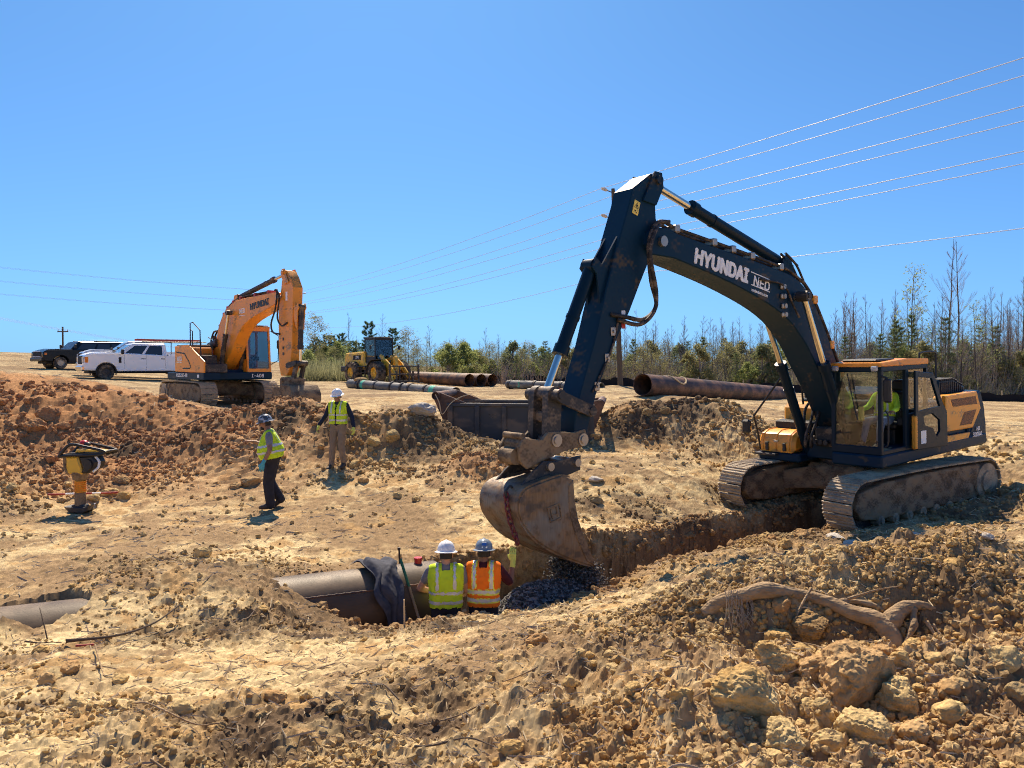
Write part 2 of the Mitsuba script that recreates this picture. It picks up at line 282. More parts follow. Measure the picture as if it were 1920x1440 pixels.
HOLLOWS = [(2.05, 4.72, .36, .42, 2.1, -8), (1.75, 3.6, .10, .5, 1.5, 0), (-.6, 4.6, .07, .6, 1.6, 0), (.4, 15.6, .25, .8, 1.6, 0), (3.4, 19.4, .18, 1.0, 1.8, 0), (.9, 14.1, .12, .8, 1.5, 20), (-1.2, 3.9, .08, .5, 1.2, 0)]
def bumps(x, y, L, sharp=1.25):
    z = np.zeros_like(x)
    for bx, by, h, r, s, d in L:
        c, n = math.cos(math.radians(d)), math.sin(math.radians(d))
        q = np.sqrt(((c * (x - bx) + n * (y - by)) / (r * s)) ** 2 + ((-n * (x - bx) + c * (y - by)) / r) ** 2 + .03)
        z = z + h * np.exp(-q ** 2 * sharp) * 1.04
    return z
# the trench: a centre line with half widths to its near and far side and a floor height
TR = np.array([(-6.6, 7.05), (-2.65, 9.39), (-1.79, 9.9), (.79, 11.43), (3.0, 13.2), (5.2, 15.0), (7.5, 16.35)])
TU = A(.86, .51)  # along the pipe
def trench(x, y):
    """signed distance inside the cut (> 0 inside) and the run along it"""
    best = np.full(x.shape, 1e9); sp = np.zeros_like(x); tp = np.zeros_like(x); run = 0.0
    for a, b in zip(TR[:-1], TR[1:]):
        L = np.linalg.norm(b - a); d = (b - a) / L
        t = np.clip((x - a[0]) * d[0] + (y - a[1]) * d[1], 0, L); ex, ey = x - a[0] - t * d[0], y - a[1] - t * d[1]
        q = np.hypot(ex, ey); m = q < best
        s = -d[1] * ex + d[0] * ey
        best = np.where(m, q, best); sp = np.where(m, np.sign(s) * q, sp); tp = np.where(m, run + t, tp); run += L
    near = np.interp(tp, [0, 1.9, 2.15, 2.5, 4.3, 4.7, 5.1, 5.6, 6.6, 7.8, 8.8, 12.5, 16.2, 16.7], [.66, .66, .5, -.3, -.3, .45, 1.0, 1.22, 1.28, 1.22, .90, .80, .75, -.5])
    far = np.interp(tp, [0, 2.15, 2.5, 4.3, 4.7, 6.3, 7.0, 8.5, 16.2, 16.7], [.36, .36, -.3, -.3, .40, .44, .95, .9, .75, -.5])
    return np.where(sp > 0, far - sp, near + sp), tp, sp
_clods = {}
def clods(x, y, cell, rmin, rmax, seed, keep, span):
    """rounded lumps on a jittered lattice, the same wherever they are asked for"""
    from scipy.spatial import cKDTree
    if seed not in _clods:
        r = np.random.default_rng(seed); gx, gy = np.meshgrid(np.arange(-span, span, cell), np.arange(-4, span, cell)); n = gx.size
        c = np.stack([gx.ravel() + r.uniform(-.5, .5, n) * cell, gy.ravel() + r.uniform(-.5, .5, n) * cell], 1)
        R = rmin + (rmax - rmin) * r.random(n) ** 2.2; R[r.random(n) > keep] = 1e-3
        _clods[seed] = cKDTree(c), R
    tree, R = _clods[seed]; d, ids = tree.query(np.stack([x, y], 1), k=3, workers=-1); out = np.zeros(len(x)); c = tree.data
    for k in range(3):   # broken, angular lumps: slanted tops cut by a few side faces
        i = ids[:, k]; r_ = R[i]; dx, dy = (x - c[i, 0]) / r_, (y - c[i, 1]) / r_; t0 = (i * .6180339) % 1 * 2 * PI; m = np.full(len(x), -9.0)
        for q in range(5):
            a = t0 + q * 1.2566 + .5 * np.sin(i * 1.7 + q * 2.3); m = np.maximum(m, (dx * np.cos(a) + dy * np.sin(a)) * (1 + .22 * np.sin(i * 2.9 + q)))
        top = .62 + .30 * (dx * np.cos(t0 * 3) + dy * np.sin(t0 * 3)); h = np.clip(np.minimum(1.55 * (1 - m), top), 0, 1.1) * r_
        out = np.maximum(out, np.where(r_ > 2e-3, h, 0))
    return out
PRINTS = [(-6.0, 16.4, 104, 2.6, .42, .026), (-8.4, 17.4, 100, 2.2, .40, .020), (11.9, 17.4, 30, 2.6, .36, .024), (10.6, 19.8, 30, 3.0, .36, .024), (-1.0, 5.9, 150, 1.3, .30, .010), (1.2, 16.9, 60, 2.0, .33, .018), (-3.6, 13.2, 20, 3.0, .30, .014), (-3.2, 11.6, 20, 3.2, .30, .012), (9.5, 12.3, 28, 2.6, .33, .02)]  # x, y, heading, half length, half width, depth of crawler prints
def bell(x, y, cx, cy, rx, ry): return np.exp(-((x - cx) / rx) ** 2 - ((y - cy) / ry) ** 2)
def masks(x, y):
    n = meshkit.fbm(np.stack([x * .35, y * .35, x * 0 + 5], 1), 3)
    flat = np.clip(1.5 * bell(x, y, -2.2, 12.9, 5.5, 1.9) + .9 * bell(x, y, 2.6, 16.8, 2.0, 1.6) + .8 * bell(x, y, -1.5, 6.0, 2.5, 1.2) + bell(x, y, -6.0, 16.4, 1.0, 1.9) + .7 * bell(x, y, .9, 7.6, 1.4, .7), 0, 1)
    pile = np.clip(bumps(x, y, [(a, b, 1, r * 1.1, s, d) for a, b, h, r, s, d in PILES]), 0, 1)
    fore = bell(x, y, 2.2, 4.0, 2.2, 1.9)
    d2 = np.hypot(x, y); far = np.clip((d2 - 24) / 12, 0, 1)
    rough = np.clip(.42 + .75 * pile + .75 * fore + .5 * bell(x, y, -10, 19.5, 6, 3.5) + .5 * bell(x, y, -7.0, 18.2, 3.4, 1.8) + .4 * bell(x, y, -9.5, 15.8, 2.2, 1.0) + .9 * (n - .5) - .55 * flat, .08, 1.25) * (1 - .72 * far)
    red = np.clip(1.15 * bell(x, y, -11, 20.2, 6.3, 3.3) + .5 * bell(x, y, -7.6, 18.4, 3.6, 2.2) + .45 * bell(x, y, -9.4, 15.8, 2.6, 1.4) + .9 * bell(x, y, -.8, 16.4, .9, .8) + .35 * bell(x, y, 3.5, 21, 2.4, 1.4) + .30 * bell(x, y, 2.5, 3.6, 2.3, 1.0), 0, 1)
    n2 = meshkit.fbm(np.stack([x * .9, y * .9, x * 0 + 11], 1), 3)
    n3 = meshkit.fbm(np.stack([x * 2.6, y * 2.6, x * 0 + 17], 1), 3)
    zone = (.55 * bell(x, y, 3.8, 21, 2.4, 1.2) + .9 * bell(x, y, 1.8, 14.6, 2.0, .9) + .5 * bell(x, y, -1.6, 19, 3, 1.2) + .7 * bell(x, y, 7.0, 15.6, 3.4, 2.6) + .95 * bell(x, y, -.8, 4.4, 1.3, .9) + .8 * bell(x, y, -2.7, 7.5, 1.1, .6)
            + .75 * bell(x, y, -.6, 7.6, 1.7, .5) + .85 * bell(x, y, 3.0, 9.3, 1.8, .8) + .6 * bell(x, y, 2.2, 4.9, 1.1, .35) + .5 * bell(x, y, -3.6, 9.3, 1.3, .5) + .6 * bell(x, y, -7.5, 18.2, 3.0, 1.0))  # the bell on the near lip right of the bucket paints the arm shadow
    dark = np.clip((n2 - .50) * 2.6 + (n3 - .5) * 1.4, 0, 1) * .75 + np.clip(zone, 0, 1) * np.clip(.72 + (n3 - .5) * 2.6, 0, 1); rough = np.clip(rough + .45 * np.clip(zone, 0, 1) * (1 - .6 * far), .08, 1.3)
    return rough, red, np.clip(dark * (1 - .75 * far) - .55 * flat + .20 * far * (.5 + n), 0, 1), flat, far
def ground(x, y, detail=True):
    x, y = np.atleast_1d(np.asarray(x, float)), np.atleast_1d(np.asarray(y, float))
    z = np.concatenate([_rbf(np.stack([x[k:k + 60000], y[k:k + 60000]], 1)) for k in range(0, len(x), 60000)])
    d2 = np.hypot(x, y); z = z + bumps(x, y, PILES) - bumps(x, y, HOLLOWS)
    rough, red, dark, flat, far = masks(x, y)
    P = np.stack([x, y, z * 0], 1); lip = np.clip(1.3 - np.abs(trench(x, y)[0] + .3) / .8, 0, 1); rough = rough * (1 - .55 * lip)
    z = z + (meshkit.fbm(P * .7, 3, 3) - .5) * .20 * (1 - .5 * flat) * (1 - .8 * np.clip((d2 - 18) / 12, 0, 1)) * (1 - .7 * lip) + (meshkit.fbm(P * 2.3, 3, 8) - .5) * .20 * rough
    if detail:
        near = np.clip((33 - d2) / 9, 0, 1); m = near > 0; h = np.zeros_like(z)
        xm, ym = x[m], y[m]
        h[m] += clods(xm, ym, .62, .05, .22, 1, .35, 36) * .30; h[m] += clods(xm, ym, .22, .02, .095, 2, .75, 36) * .62
        k = d2 < 22; g = np.zeros_like(z)
        g[k] += clods(x[k], y[k], .12, .012, .060, 3, .9, 24)
        k2 = d2 < 9; g[k2] += clods(x[k2], y[k2], .055, .006, .028, 4, .85, 10)
        h = h * np.clip(rough * 1.15 - .12, .0, 1.2) * near + g * np.clip(rough + .15, .38, 1)
        h += (meshkit.fbm(P * 8, 3, 21) - .5) * .085 * (.45 + .6 * rough) * (1 - .6 * far)
        fine = d2 < 17; h[fine] += (meshkit.fbm(P[fine] * 21, 4, 23) - .5) * .046 * np.clip(rough[fine] + .3, .55, 1)
        for cx, cy, ang_, ln, wd, am in PRINTS:
            c, q = math.cos(math.radians(ang_)), math.sin(math.radians(ang_)); a_, b_ = (x - cx) * c + (y - cy) * q, -(x - cx) * q + (y - cy) * c
            k_ = np.clip((1 - np.abs(b_) / wd) * 5, 0, 1) * np.clip((1 - np.abs(a_) / ln) * 3, 0, 1) * np.clip(.4 + 1.6 * meshkit.noise(np.stack([x * .9, y * .9, x * 0 + 4], 1)), 0, 1)
            h = h * (1 - .6 * k_) + k_ * am * (np.abs(((a_ / .21) % 1) - .5) * 4 - 1.4)
        ruts = bell(x, y, -1.0, 5.9, 2.0, .9)
        h += ruts * .016 * np.sin((y * 1.0 + .25 * x) * 2 * PI / .21)
        z = z + h
    e = (meshkit.fbm(P * 1.7, 3, 33) - .5) * .34 + (meshkit.fbm(P * 7, 3, 34) - .5) * .26 + (meshkit.fbm(P * 22, 2, 35) - .5) * .10
    ins, tp, sp = trench(x, y)
    floor = np.interp(tp, [0, 2.3, 2.5, 4.3, 4.7, 5.1, 7.4, 8.2, 14.6], [-.22, -.22, .1, .1, -.75, -1.28, -1.28, -1.15, -1.15]) + (meshkit.fbm(P * 3, 3, 40) - .5) * .2
    w = np.clip((ins + e * np.where(sp > 0, .55, 1.0) + .02) / .26, 0, 1)
    w = np.where(w < .45, w * .62, w * 1.31 - .31); w = np.clip(w + (meshkit.fbm(np.stack([tp * 9, w * 5, tp * 0], 1), 2, 36) - .5) * .22 * w * (1 - w) * 4, 0, 1)
    z = np.where((w > 0) & (z > floor), z * (1 - w) + floor * w, z)
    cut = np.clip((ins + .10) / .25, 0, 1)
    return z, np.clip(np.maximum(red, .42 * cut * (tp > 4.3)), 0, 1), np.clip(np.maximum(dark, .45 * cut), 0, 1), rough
def gz(x, y, detail=False): return float(ground([x], [y], detail)[0][0])
def ground_mesh():
    a = math.radians(37.5)
    th = np.concatenate([np.tan(np.linspace(-.66, .66, 790)) / math.tan(.66) * a, np.linspace(a, 2 * PI - a, 90)[1:-1]])
    r = np.concatenate([np.linspace(.9, 2.4, 18)[:-1], np.exp(np.linspace(math.log(2.4), math.log(50), 575)), np.exp(np.linspace(math.log(50), math.log(900), 70))[1:]])
    n, k = len(th), len(r); rr, tt = np.meshgrid(r, th, indexing='ij')
    x, y = (rr * np.sin(tt)).ravel(), (rr * np.cos(tt)).ravel()
    z, red, dark, rough = ground(x, y)
    V = np.stack([x, y, z], 1); i = np.arange(n); j = (i + 1) % n
    F = np.vstack([f for q in range(k - 1) for b, c in [(q * n, q * n + n)] for f in (np.stack([b + i, b + j, c + j], 1), np.stack([b + i, c + j, c + i], 1))])
    V = np.vstack([V, [[0, 0, z[:n].mean()]]]); F = np.vstack([F, np.stack([np.full(n, len(V) - 1), j, i], 1)])
    uv = np.vstack([np.stack([red + .0006 * x, dark + .0006 * y], 1), [[0, 0]]])  # the small slope keeps the mapping regular where both are even
    return tm(V, F), uv
_gm, _guv = ground_mesh()
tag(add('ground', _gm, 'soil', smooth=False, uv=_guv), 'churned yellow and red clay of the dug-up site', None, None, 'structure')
del _gm

# ------------------------------------------------------------------ excavators
def lettering(text, h, width=None, depth=.004, bold=True):
    m = meshkit.text_mesh(text, h, depth, bold); m = tm(m.vertices, m.faces)
    if width: m = move(m, s=(width / np.ptp(m.vertices[:, 0]), 1, 1))
    return m
def side_text(text, x, z, y, h, width, side, slope=0.0, **k):
    """text on a wall of constant y, read from the left (side=1) or the right (side=-1) of the machine"""
    R = np.stack([A(-side, 0, 0), A(0, 0, 1), A(0, side, 0)], 1)
    return move(lettering(text, h, width, **k), (x, y + side * .001, z), rot((0, 1, 0), slope) @ R)
def lumpy(m, amp, s, seed=0, step=.06):
    """a body caked with mud: refined and pushed about"""
    mf = m3.Manifold(m3.Mesh(np.asarray(m.vertices, np.float32), np.asarray(m.faces, np.uint32))).refine_to_length(step).to_mesh()
    v = np.array(mf.vert_properties[:, :3], float); t = tm(v, mf.tri_verts); n = t.vertex_normals
    return tm(v + n * ((meshkit.fbm(v * s, 3, seed) - .4) * amp)[:, None], mf.tri_verts)
def crawler(P, M, side, g, L, R, w, shoe, m_shoe, m_frame):
    c = side * g / 2; k = add_group = numbered(f'{P}__crawler_track')
    a = L / 2 - R; per = 4 * a + 2 * PI * (R - .04); N = int(round(per / .203)); Rr = R - .04
    for i in range(N):
        s = i * per / N
        if s < 2 * a: x, z, ang = -a + s, R + Rr + .035 * math.sin(PI * s / (2 * a)), 0
        elif s < 2 * a + PI * Rr: q = (s - 2 * a) / Rr; x, z, ang = a + Rr * math.sin(q), R + Rr * math.cos(q), math.degrees(q)
        elif s < 4 * a + PI * Rr: x, z, ang = a - (s - 2 * a - PI * Rr), R - Rr, 180
        else: q = (s - 4 * a - PI * Rr) / Rr; x, z, ang = -a - Rr * math.sin(q), R - Rr * math.cos(q), 180 + math.degrees(q)
        add('track_shoe', shoe, m_shoe, k, M @ M4((x, c, z), rot((0, 1, 0), ang)))
    ring = lambda r, n=9: [(a + r * math.sin(q), R + r * math.cos(q)) for q in np.linspace(0, PI, n)] + [(-a - r * math.sin(q), R - r * math.cos(q)) for q in np.linspace(0, PI, n)]
    add('track_chain', prism(ring(Rr - .01), c - .09, c + .09, 0), 'dark_steel', k, M)
    body = [(-a - .05, .30), (-a + .12, .22), (a - .35, .20), (a + .10, .26), (a + .27, .45), (a + .16, .74), (a - .5, .86), (0, .93), (-a + .3, .90), (-a - .05, .80)]
    body = [(x, min(z, 2 * R - .10)) for x, z in body]
    add('side_frame', lumpy(prism(body, c - w * .40, c + w * .40, .02), .07, 7, side + 3), m_frame, k, M, smooth=True)
    for sgn in (-1, 1):
        if sgn != side: continue
        add('final_drive', cat(cyl((-a, c, R), (-a, c + sgn * w * .46, R), R * .78, n=28), cyl((-a, c, R), (-a, c + sgn * w * .52, R), R * .46, n=28)), 'track_steel', k, M)
        for x in np.linspace(-a + .45, a - .45, 8):
            add('roller', cat(cyl((x, c - w * .36, .17), (x, c + sgn * w * .43, .17), .095), cyl((x, c, .17), (x, c + sgn * w * .48, .17), .05)), 'track_steel', k, M)
    return k
def shoe_mesh(w):
    p = [box(-.098, .090, -w / 2, w / 2, -.012, .012, .004)]
    for x, h in ((-.085, .034), (-.015, .030), (.055, .030)): p.append(hull([(x + q, y, z) for q, z in ((-.016, .010), (.016, .010), (-.007, h), (.007, h)) for y in (-w / 2, w / 2)]))
    return cat(*p)
def undercarriage(P, M, g, L, R, w):
    shoe = mikit.ply(shoe_mesh(w), 'track_steel', smooth=False)
    for s in (1, -1): crawler(P, M, s, g, L, R, w, shoe, 'track_steel', 'muddy_steel')
    legs = [hull([(x * 1.0 + q, y, z) for (x, y, z0, z1) in ((sx * .35, sy * .35, .42, .93), (sx * .95, sy * (g / 2 - .1), .36, .74)) for z in (z0, z1) for q in (-.22, .22)]) for sx in (-1, 1) for sy in (-1, 1)]
    add('carbody', lumpy(box(-.75, .75, -.75, .75, .40, .95, .08), .05, 6), 'muddy_steel', P, M, smooth=True)
    for m in legs: add('carbody_leg', lumpy(m, .05, 6), 'muddy_steel', P, M, smooth=True)
    add('slewing_ring', cat(cyl((0, 0, .94), (0, 0, 1.10), .72, n=40), cyl((0, 0, 1.0), (0, 0, 1.06), .78, n=40)), 'dark_steel', P, M)
def cylinder(P, name, M, p0, p1, f, rb, rr, m='navy_clean'):
    """hydraulic cylinder: barrel from p0 over the share f of the way, rod on to p1"""
    p0, p1 = A(*p0), A(*p1); d = unit(p1 - p0); q = p0 + (p1 - p0) * f; s = A(0, 1, 0) * rb * 1.15
    k = add(name, cat(cyl(p0, q, rb, n=24), cyl(q - d * .05, q + d * .10, rb * 1.22, n=24), cyl(q - d * .55, q - d * .50, rb * 1.1, n=24), cyl(p0 - s, p0 + s, rb * 1.2, n=20)), m, P, M)
    add('rod', cat(cyl(q, p1, rr, n=20)), 'chrome_rod', k, M)
    add('rod_eye', cat(cyl(p1 - s, p1 + s, rb * 1.05, n=20), cyl(p1 - s * 1.25, p1 + s * 1.25, rb * .55, n=16)), 'dark_steel', k, M)
    return k
def hoses(P, M, runs, r=.028, m='hose_rubber', name='hose'):
    for p in runs: add(name, tube(curve(p, 14 * len(p) // 2), r, 8), m, P, M, smooth=True)
def cab(P, M, x0, x1, y0, y1, z0, z1, m_frame, m_roof, slope=.0, open_door=False, mid=.36, glass='window_glass'):
    """y1 is the outer (left) side"""
    t = .07; xm = x0 + (x1 - x0) * mid
    def post(xa, ya, xb=None): return hull([(x + dx, y + dy, z) for x, y, z in ((xa, ya, z0), (xb if xb is not None else xa, ya, z1)) for dx in (-t / 2, t / 2) for dy in (-t / 2, t / 2)])
    xf = x1 - slope; parts = [post(x1 - t / 2, y, xf - t / 2) for y in (y0 + t / 2, y1 - t / 2)] + [post(x0 + t / 2, y) for y in (y0 + t / 2, y1 - t / 2)] + [box(xm - .06, xm + .06, y1 - t, y1, z0, z1, .01)]
    parts += [box(x0, xf, y, y + t, z1 - .13, z1 - .02, .015) for y in (y0, y1 - t)] + [box(x, x + t, y0, y1, z1 - .13, z1 - .02, .015) for x in (x0, xf - t)]
    parts += [box(x0, x1, y0, y1, z0 - .02, z0 + .07, .015), box(x1 - t, x1, y0, y1, z0, z0 + .14, .015), box(x0, x0 + .05, y0, y1, z0, z0 + .72, .01), box(x0, xm, y1 - .05, y1, z0, z0 + .70, .012), box(x0, x1, y0, y0 + .04, z0, z0 + .50, .012)]
    k = add('cab', cat(*parts), m_frame, P, M)
    add('roof', cat(prism([(x0 - .03, z1 - .05), (xf + .03, z1 - .03), (xf + .03, z1 + .045), (xf * .45 + x0 * .55, z1 + .10), (x0 - .03, z1 + .07)], y0 - .01, y1 + .01, .02)), m_roof, k, M)
    add('roof_hatch', box(xf - .85, xf - .12, y0 + .15, y1 - .15, z1 + .06, z1 + .11, .02), 'black_plastic', k, M)
    def pane(name, q): add(name, tm(q, [[0, 1, 2], [0, 2, 3]]), glass, k, M, smooth=False)
    pane('windshield', [(x1 - .03, y0 + t, z0 + .14), (x1 - .03, y1 - t, z0 + .14), (xf - .03, y1 - t, z1 - .13), (xf - .03, y0 + t, z1 - .13)])
    pane('side_window', [(x0 + t, y0 + .03, z0 + .5), (x1 - t, y0 + .03, z0 + .5), (xf - t, y0 + .03, z1 - .13), (x0 + t, y0 + .03, z1 - .13)])
    pane('rear_window', [(x0 + .03, y0 + t, z0 + .72), (x0 + .03, y1 - t, z0 + .72), (x0 + .03, y1 - t, z1 - .13), (x0 + .03, y0 + t, z1 - .13)])
    pane('rear_side_window', [(x0 + t, y1 - .03, z0 + .70), (xm - .06, y1 - .03, z0 + .70), (xm - .06, y1 - .03, z1 - .13), (x0 + t, y1 - .03, z1 - .13)])
    if not open_door: pane('door_window', [(xm + .06, y1 - .03, z0 + .1), (x1 - t, y1 - .03, z0 + .1), (xf - t, y1 - .03, z1 - .13), (xm + .06, y1 - .03, z1 - .13)])
    yc = (y0 + y1) / 2; sx = x0 + .38
    add('seat', cat(box(sx - .05, sx + .46, yc - .25, yc + .25, z0 + .36, z0 + .50, .04), move(box(-.06, .07, -.25, .25, 0, .62, .05), (sx - .08, yc, z0 + .46), rot((0, 1, 0), -8)), move(box(-.04, .06, -.14, .14, 0, .22, .05), (sx - .19, yc, z0 + 1.10), rot((0, 1, 0), -8)), box(sx, sx + .4, yc - .2, yc + .2, z0 + .05, z0 + .36, .02)), 'black_plastic', k, M)
    for s in (-1, 1):
        add('control_console', cat(box(sx + .05, sx + .55, yc + s * .37 - .07, yc + s * .37 + .07, z0 + .45, z0 + .62, .03), tube([(sx + .48, yc + s * .37, z0 + .6), (sx + .50, yc + s * .37, z0 + .74)], .018), ball((sx + .50, yc + s * .37, z0 + .76), (.03, .03, .045))), 'black_plastic', k, M)
    return k, xm
GOLD = 'orange_paint'
def arm_linkage(P, M, C):
    """boom, stick, their cylinders, bucket linkage: outlines in the (forward, up) plane of the machine"""
    w = C['wb'] / 2; ws = C['ws'] / 2; pm = C['paint']
    b = add('boom', prism(np.vstack([curve(C['boom_top'], 40), curve(C['boom_bot'], 36)[::-1]]), -w, w, .018), pm, P, M, smooth=38)
    fx, fz = C['foot']; add('boom_pin', cat(cyl((fx, -w - .08, fz), (fx, w + .08, fz), .10)), 'dark_steel', b, M)
    px, pz = C['pin']; add('stick_pin', cyl((px, -w - .07, pz), (px, w + .07, pz), .085), 'pin_steel', b, M)
    for s in (1, -1):
        p0, p1, f = C['boom_cyl']; cylinder(P, 'boom_cylinder', M, (p0[0], s * C['cyl_y'], p0[1]), (p1[0], s * C['cyl_y'], p1[1]), f, C['rb'], C['rb'] * .58, C['cyl_paint'])
    p1 = C['boom_cyl'][1]; add('cylinder_pin', cyl((p1[0], -C['cyl_y'] - .12, p1[1]), (p1[0], C['cyl_y'] + .12, p1[1]), .07), 'pin_steel', b, M)
    (x0, z0), (x1, z1), f = C['stick_cyl']; cylinder(P, 'stick_cylinder', M, (x0, 0, z0), (x1, 0, z1), f, C['rb'] * 1.08, C['rb'] * .64, C['cyl_paint'])
    add('cylinder_bracket', cat(*[prism([(x0 + .28, z0 - .30), (x0 - .30, z0 - .42), (x0 - .10, z0 + .06), (x0 + .10, z0 + .08)], s * .16 - .02, s * .16 + .02, .006) for s in (-1, 1)]), pm, b, M)
    s_ = add('stick', prism(C['stick'], -ws, ws, .016), pm, P, M, smooth=25)
    q = C['nose']; add('nose_plate', cat(*[prism([(q[0] - .10, q[1] + .13), (q[0] + .06, q[1] + .14), (q[0] + .15, q[1]), (q[0] + .36, q[1] - .35), (q[0] + .05, q[1] - .40), (q[0] - .13, q[1] - .1)], s * (ws + .02) - .02, s * (ws + .02) + .02, .006) for s in (-1, 1)], cyl((q[0], -ws - .09, q[1]), (q[0], ws + .09, q[1]), .07)), pm, s_, M)
    (x0, z0), (x1, z1), f = C['bucket_cyl']; cylinder(P, 'bucket_cylinder', M, (x0, 0, z0), (x1, 0, z1), f, C['rb'] * 1.0, C['rb'] * .6, C['cyl_paint'])
    add('cylinder_mount', cat(*[prism([(x0 - .10, z0 + .02), (x0 + .03, z0 + .13), (x0 + .11, z0 - .02), (x0 + .02, z0 - .12), (x0 - .05, z0 - .75), (x0 - .22, z0 - .4), (x0 - .40, z0 + .30), (x0 - .48, z0 + .52)], s * .13 - .018, s * .13 + .018, .005) for s in (-1, 1)]), pm, s_, M)
    return b, s_
def link_plate(a, b, r, y0, y1): return hull([(p[0] + r * math.cos(t), y, p[1] + r * math.sin(t)) for p in (a, b) for t in np.linspace(0, 2 * PI, 12, False) for y in (y0, y1)])

# the big navy machine over the trench
X1 = frame((7.5, 16.7, -.25), 218, 2.3); X1T = frame((7.4, 16.33, -.27), 210.3, 2.3)
E1 = thing('excavator', 'large navy and orange crawler excavator straddling the trench with its bucket lowered', 'excavator')
undercarriage(E1, X1T, 2.62, 4.98, .50, .62)
add('deck', cat(box(-3.05, 1.78, .46, 1.47, 1.10, 1.34, .03), box(-2.6, 1.15, -.46, .46, 1.08, 1.42, .02), box(-2.9, 1.42, -1.46, -.46, .98, 1.16, .03)), 'navy_paint', E1, X1)
k1, xm = cab(E1, X1, -.17, 1.75, .45, 1.45, 1.36, 3.05, 'navy_clean', 'exc_orange', .02, True, .46, 'cab_glass')
d = prism([(.63, 2.90), (-.13, 2.83), (-.22, 2.76), (-.55, 2.22), (-.76, 2.01), (-.80, 1.29), (.55, 1.34), (.64, 1.45)], 1.53, 1.575, .012)
dm = m3.Manifold(m3.Mesh(np.asarray(d.vertices, np.float32), np.asarray(d.faces, np.uint32)))
for hole in ([(.52, 2.78), (-.08, 2.72), (-.44, 2.14), (.52, 2.10)], [(.30, 1.98), (-.10, 2.02), (-.42, 1.86), (-.44, 1.62), (-.28, 1.52), (-.10, 1.72), (.24, 1.80)]):
    q = prism(hole, 1.4, 1.7, 0); dm = dm - m3.Manifold(m3.Mesh(np.asarray(q.vertices, np.float32), np.asarray(q.faces, np.uint32)))
dk = add('door', dm.to_mesh() and tm(dm.to_mesh().vert_properties[:, :3], dm.to_mesh().tri_verts), 'navy_clean', k1, X1, smooth=False)
tag(dk, 'cab door swung open flat against the side')
add('door_window', tm([(.52, 1.55, 2.78), (-.08, 1.55, 2.72), (-.44, 1.55, 2.14), (.52, 1.55, 2.10)], [[0, 1, 2], [0, 2, 3]]), 'window_glass', k1, X1, smooth=False)
add('door_lower_window', tm([(.30, 1.55, 1.98), (-.10, 1.55, 2.02), (-.42, 1.55, 1.86), (-.44, 1.55, 1.62), (-.28, 1.55, 1.52), (-.10, 1.55, 1.72), (.24, 1.55, 1.80)], [[0, 1, 5], [1, 2, 5], [2, 3, 5], [3, 4, 5], [0, 5, 6]]), 'window_glass', k1, X1, smooth=False)
add('door_label', box(.20, .42, 1.574, 1.579, 1.44, 1.70), 'decal_white', k1, X1)
add('door_handle', cat(box(.60, .67, 1.50, 1.60, 1.36, 2.02, .02)), 'orange_paint', k1, X1)
add('work_lamp', cat(box(1.74, 1.82, .50, .62, 2.94, 3.04, .02)), 'lamp_clear', k1, X1); add('work_lamp', box(1.74, 1.82, 1.28, 1.40, 2.94, 3.04, .02), 'lamp_clear', k1, X1)
mk = add('side_mirror', cat(box(1.66, 1.76, 1.48, 1.62, 2.35, 2.80, .03), tube([(1.72, 1.44, 2.85), (1.70, 1.55, 2.8)], .02)), 'black_plastic', k1, X1); add('glass', box(1.65, 1.66, 1.495, 1.605, 2.38, 2.77), 'mirror_glass', k1, X1)
add('grab_rail', tube(curve([(1.72, 1.50, 1.5), (1.72, 1.56, 1.6), (1.72, 1.56, 2.1), (1.72, 1.5, 2.2)], 12), .016), 'black_plastic', k1, X1)
add('wiper', tube([(1.775, .8, 2.9), (1.775, .95, 2.2), (1.775, 1.0, 2.0)], .012), 'black_plastic', k1, X1)
add('level_tube', cat(box(1.60, 1.66, .95, 1.05, 1.98, 2.25, .01)), 'decal_yellow', k1, X1)
add('counterweight', cat(prism([(-2.35, 1.12), (-2.0, 1.10), (-3.02, 1.06), (-3.14, 1.16), (-3.12, 1.5), (-3.02, 1.95), (-2.82, 2.32), (-2.45, 2.30), (-2.62, 1.92), (-2.25, 1.45)][1:], -1.47, 1.44, .05), box(-2.62, -2.2, -1.46, 1.42, 1.12, 2.26, .03)), 'navy_paint', E1, X1)
sp = add('side_panel', cat(box(-2.50, -.98, 1.18, 1.44, 1.54, 2.30, .04), prism([(-.98, 1.54), (-.98, 2.30), (-2.55, 2.31), (-2.76, 1.92), (-2.34, 1.52)], 1.36, 1.462, .02)), 'orange_paint', E1, X1)
add('grille', prism([(-1.21, 2.21), (-2.47, 2.21), (-2.55, 2.03), (-1.31, 2.05)], 1.455, 1.468, .004), 'mesh_grille', sp, X1); add('grille', prism([(-1.88, 1.90), (-2.50, 1.91), (-2.25, 1.61), (-1.64, 1.62)], 1.455, 1.468, .004), 'mesh_grille', sp, X1)
add('lower_panel', prism([(-1.0, 1.45), (-2.20, 1.43), (-2.07, 1.285), (-1.0, 1.285)], 1.40, 1.463, .008), 'orange_paint', sp, X1)
add('model_decal', side_text('300AL', -2.30, 1.30, 1.463, .105, .52, 1, depth=.006), 'decal_white', E1, X1); add('model_decal', side_text('HX', -2.50, 1.435, 1.463, .085, .18, 1, depth=.006), 'decal_white', E1, X1)
add('engine_bay', cat(box(-2.5, -.25, -1.40, 1.36, 1.34, 2.22, .03), box(-1.0, -.2, .50, 1.40, 1.3, 2.15, .02)), 'navy_paint', E1, X1)
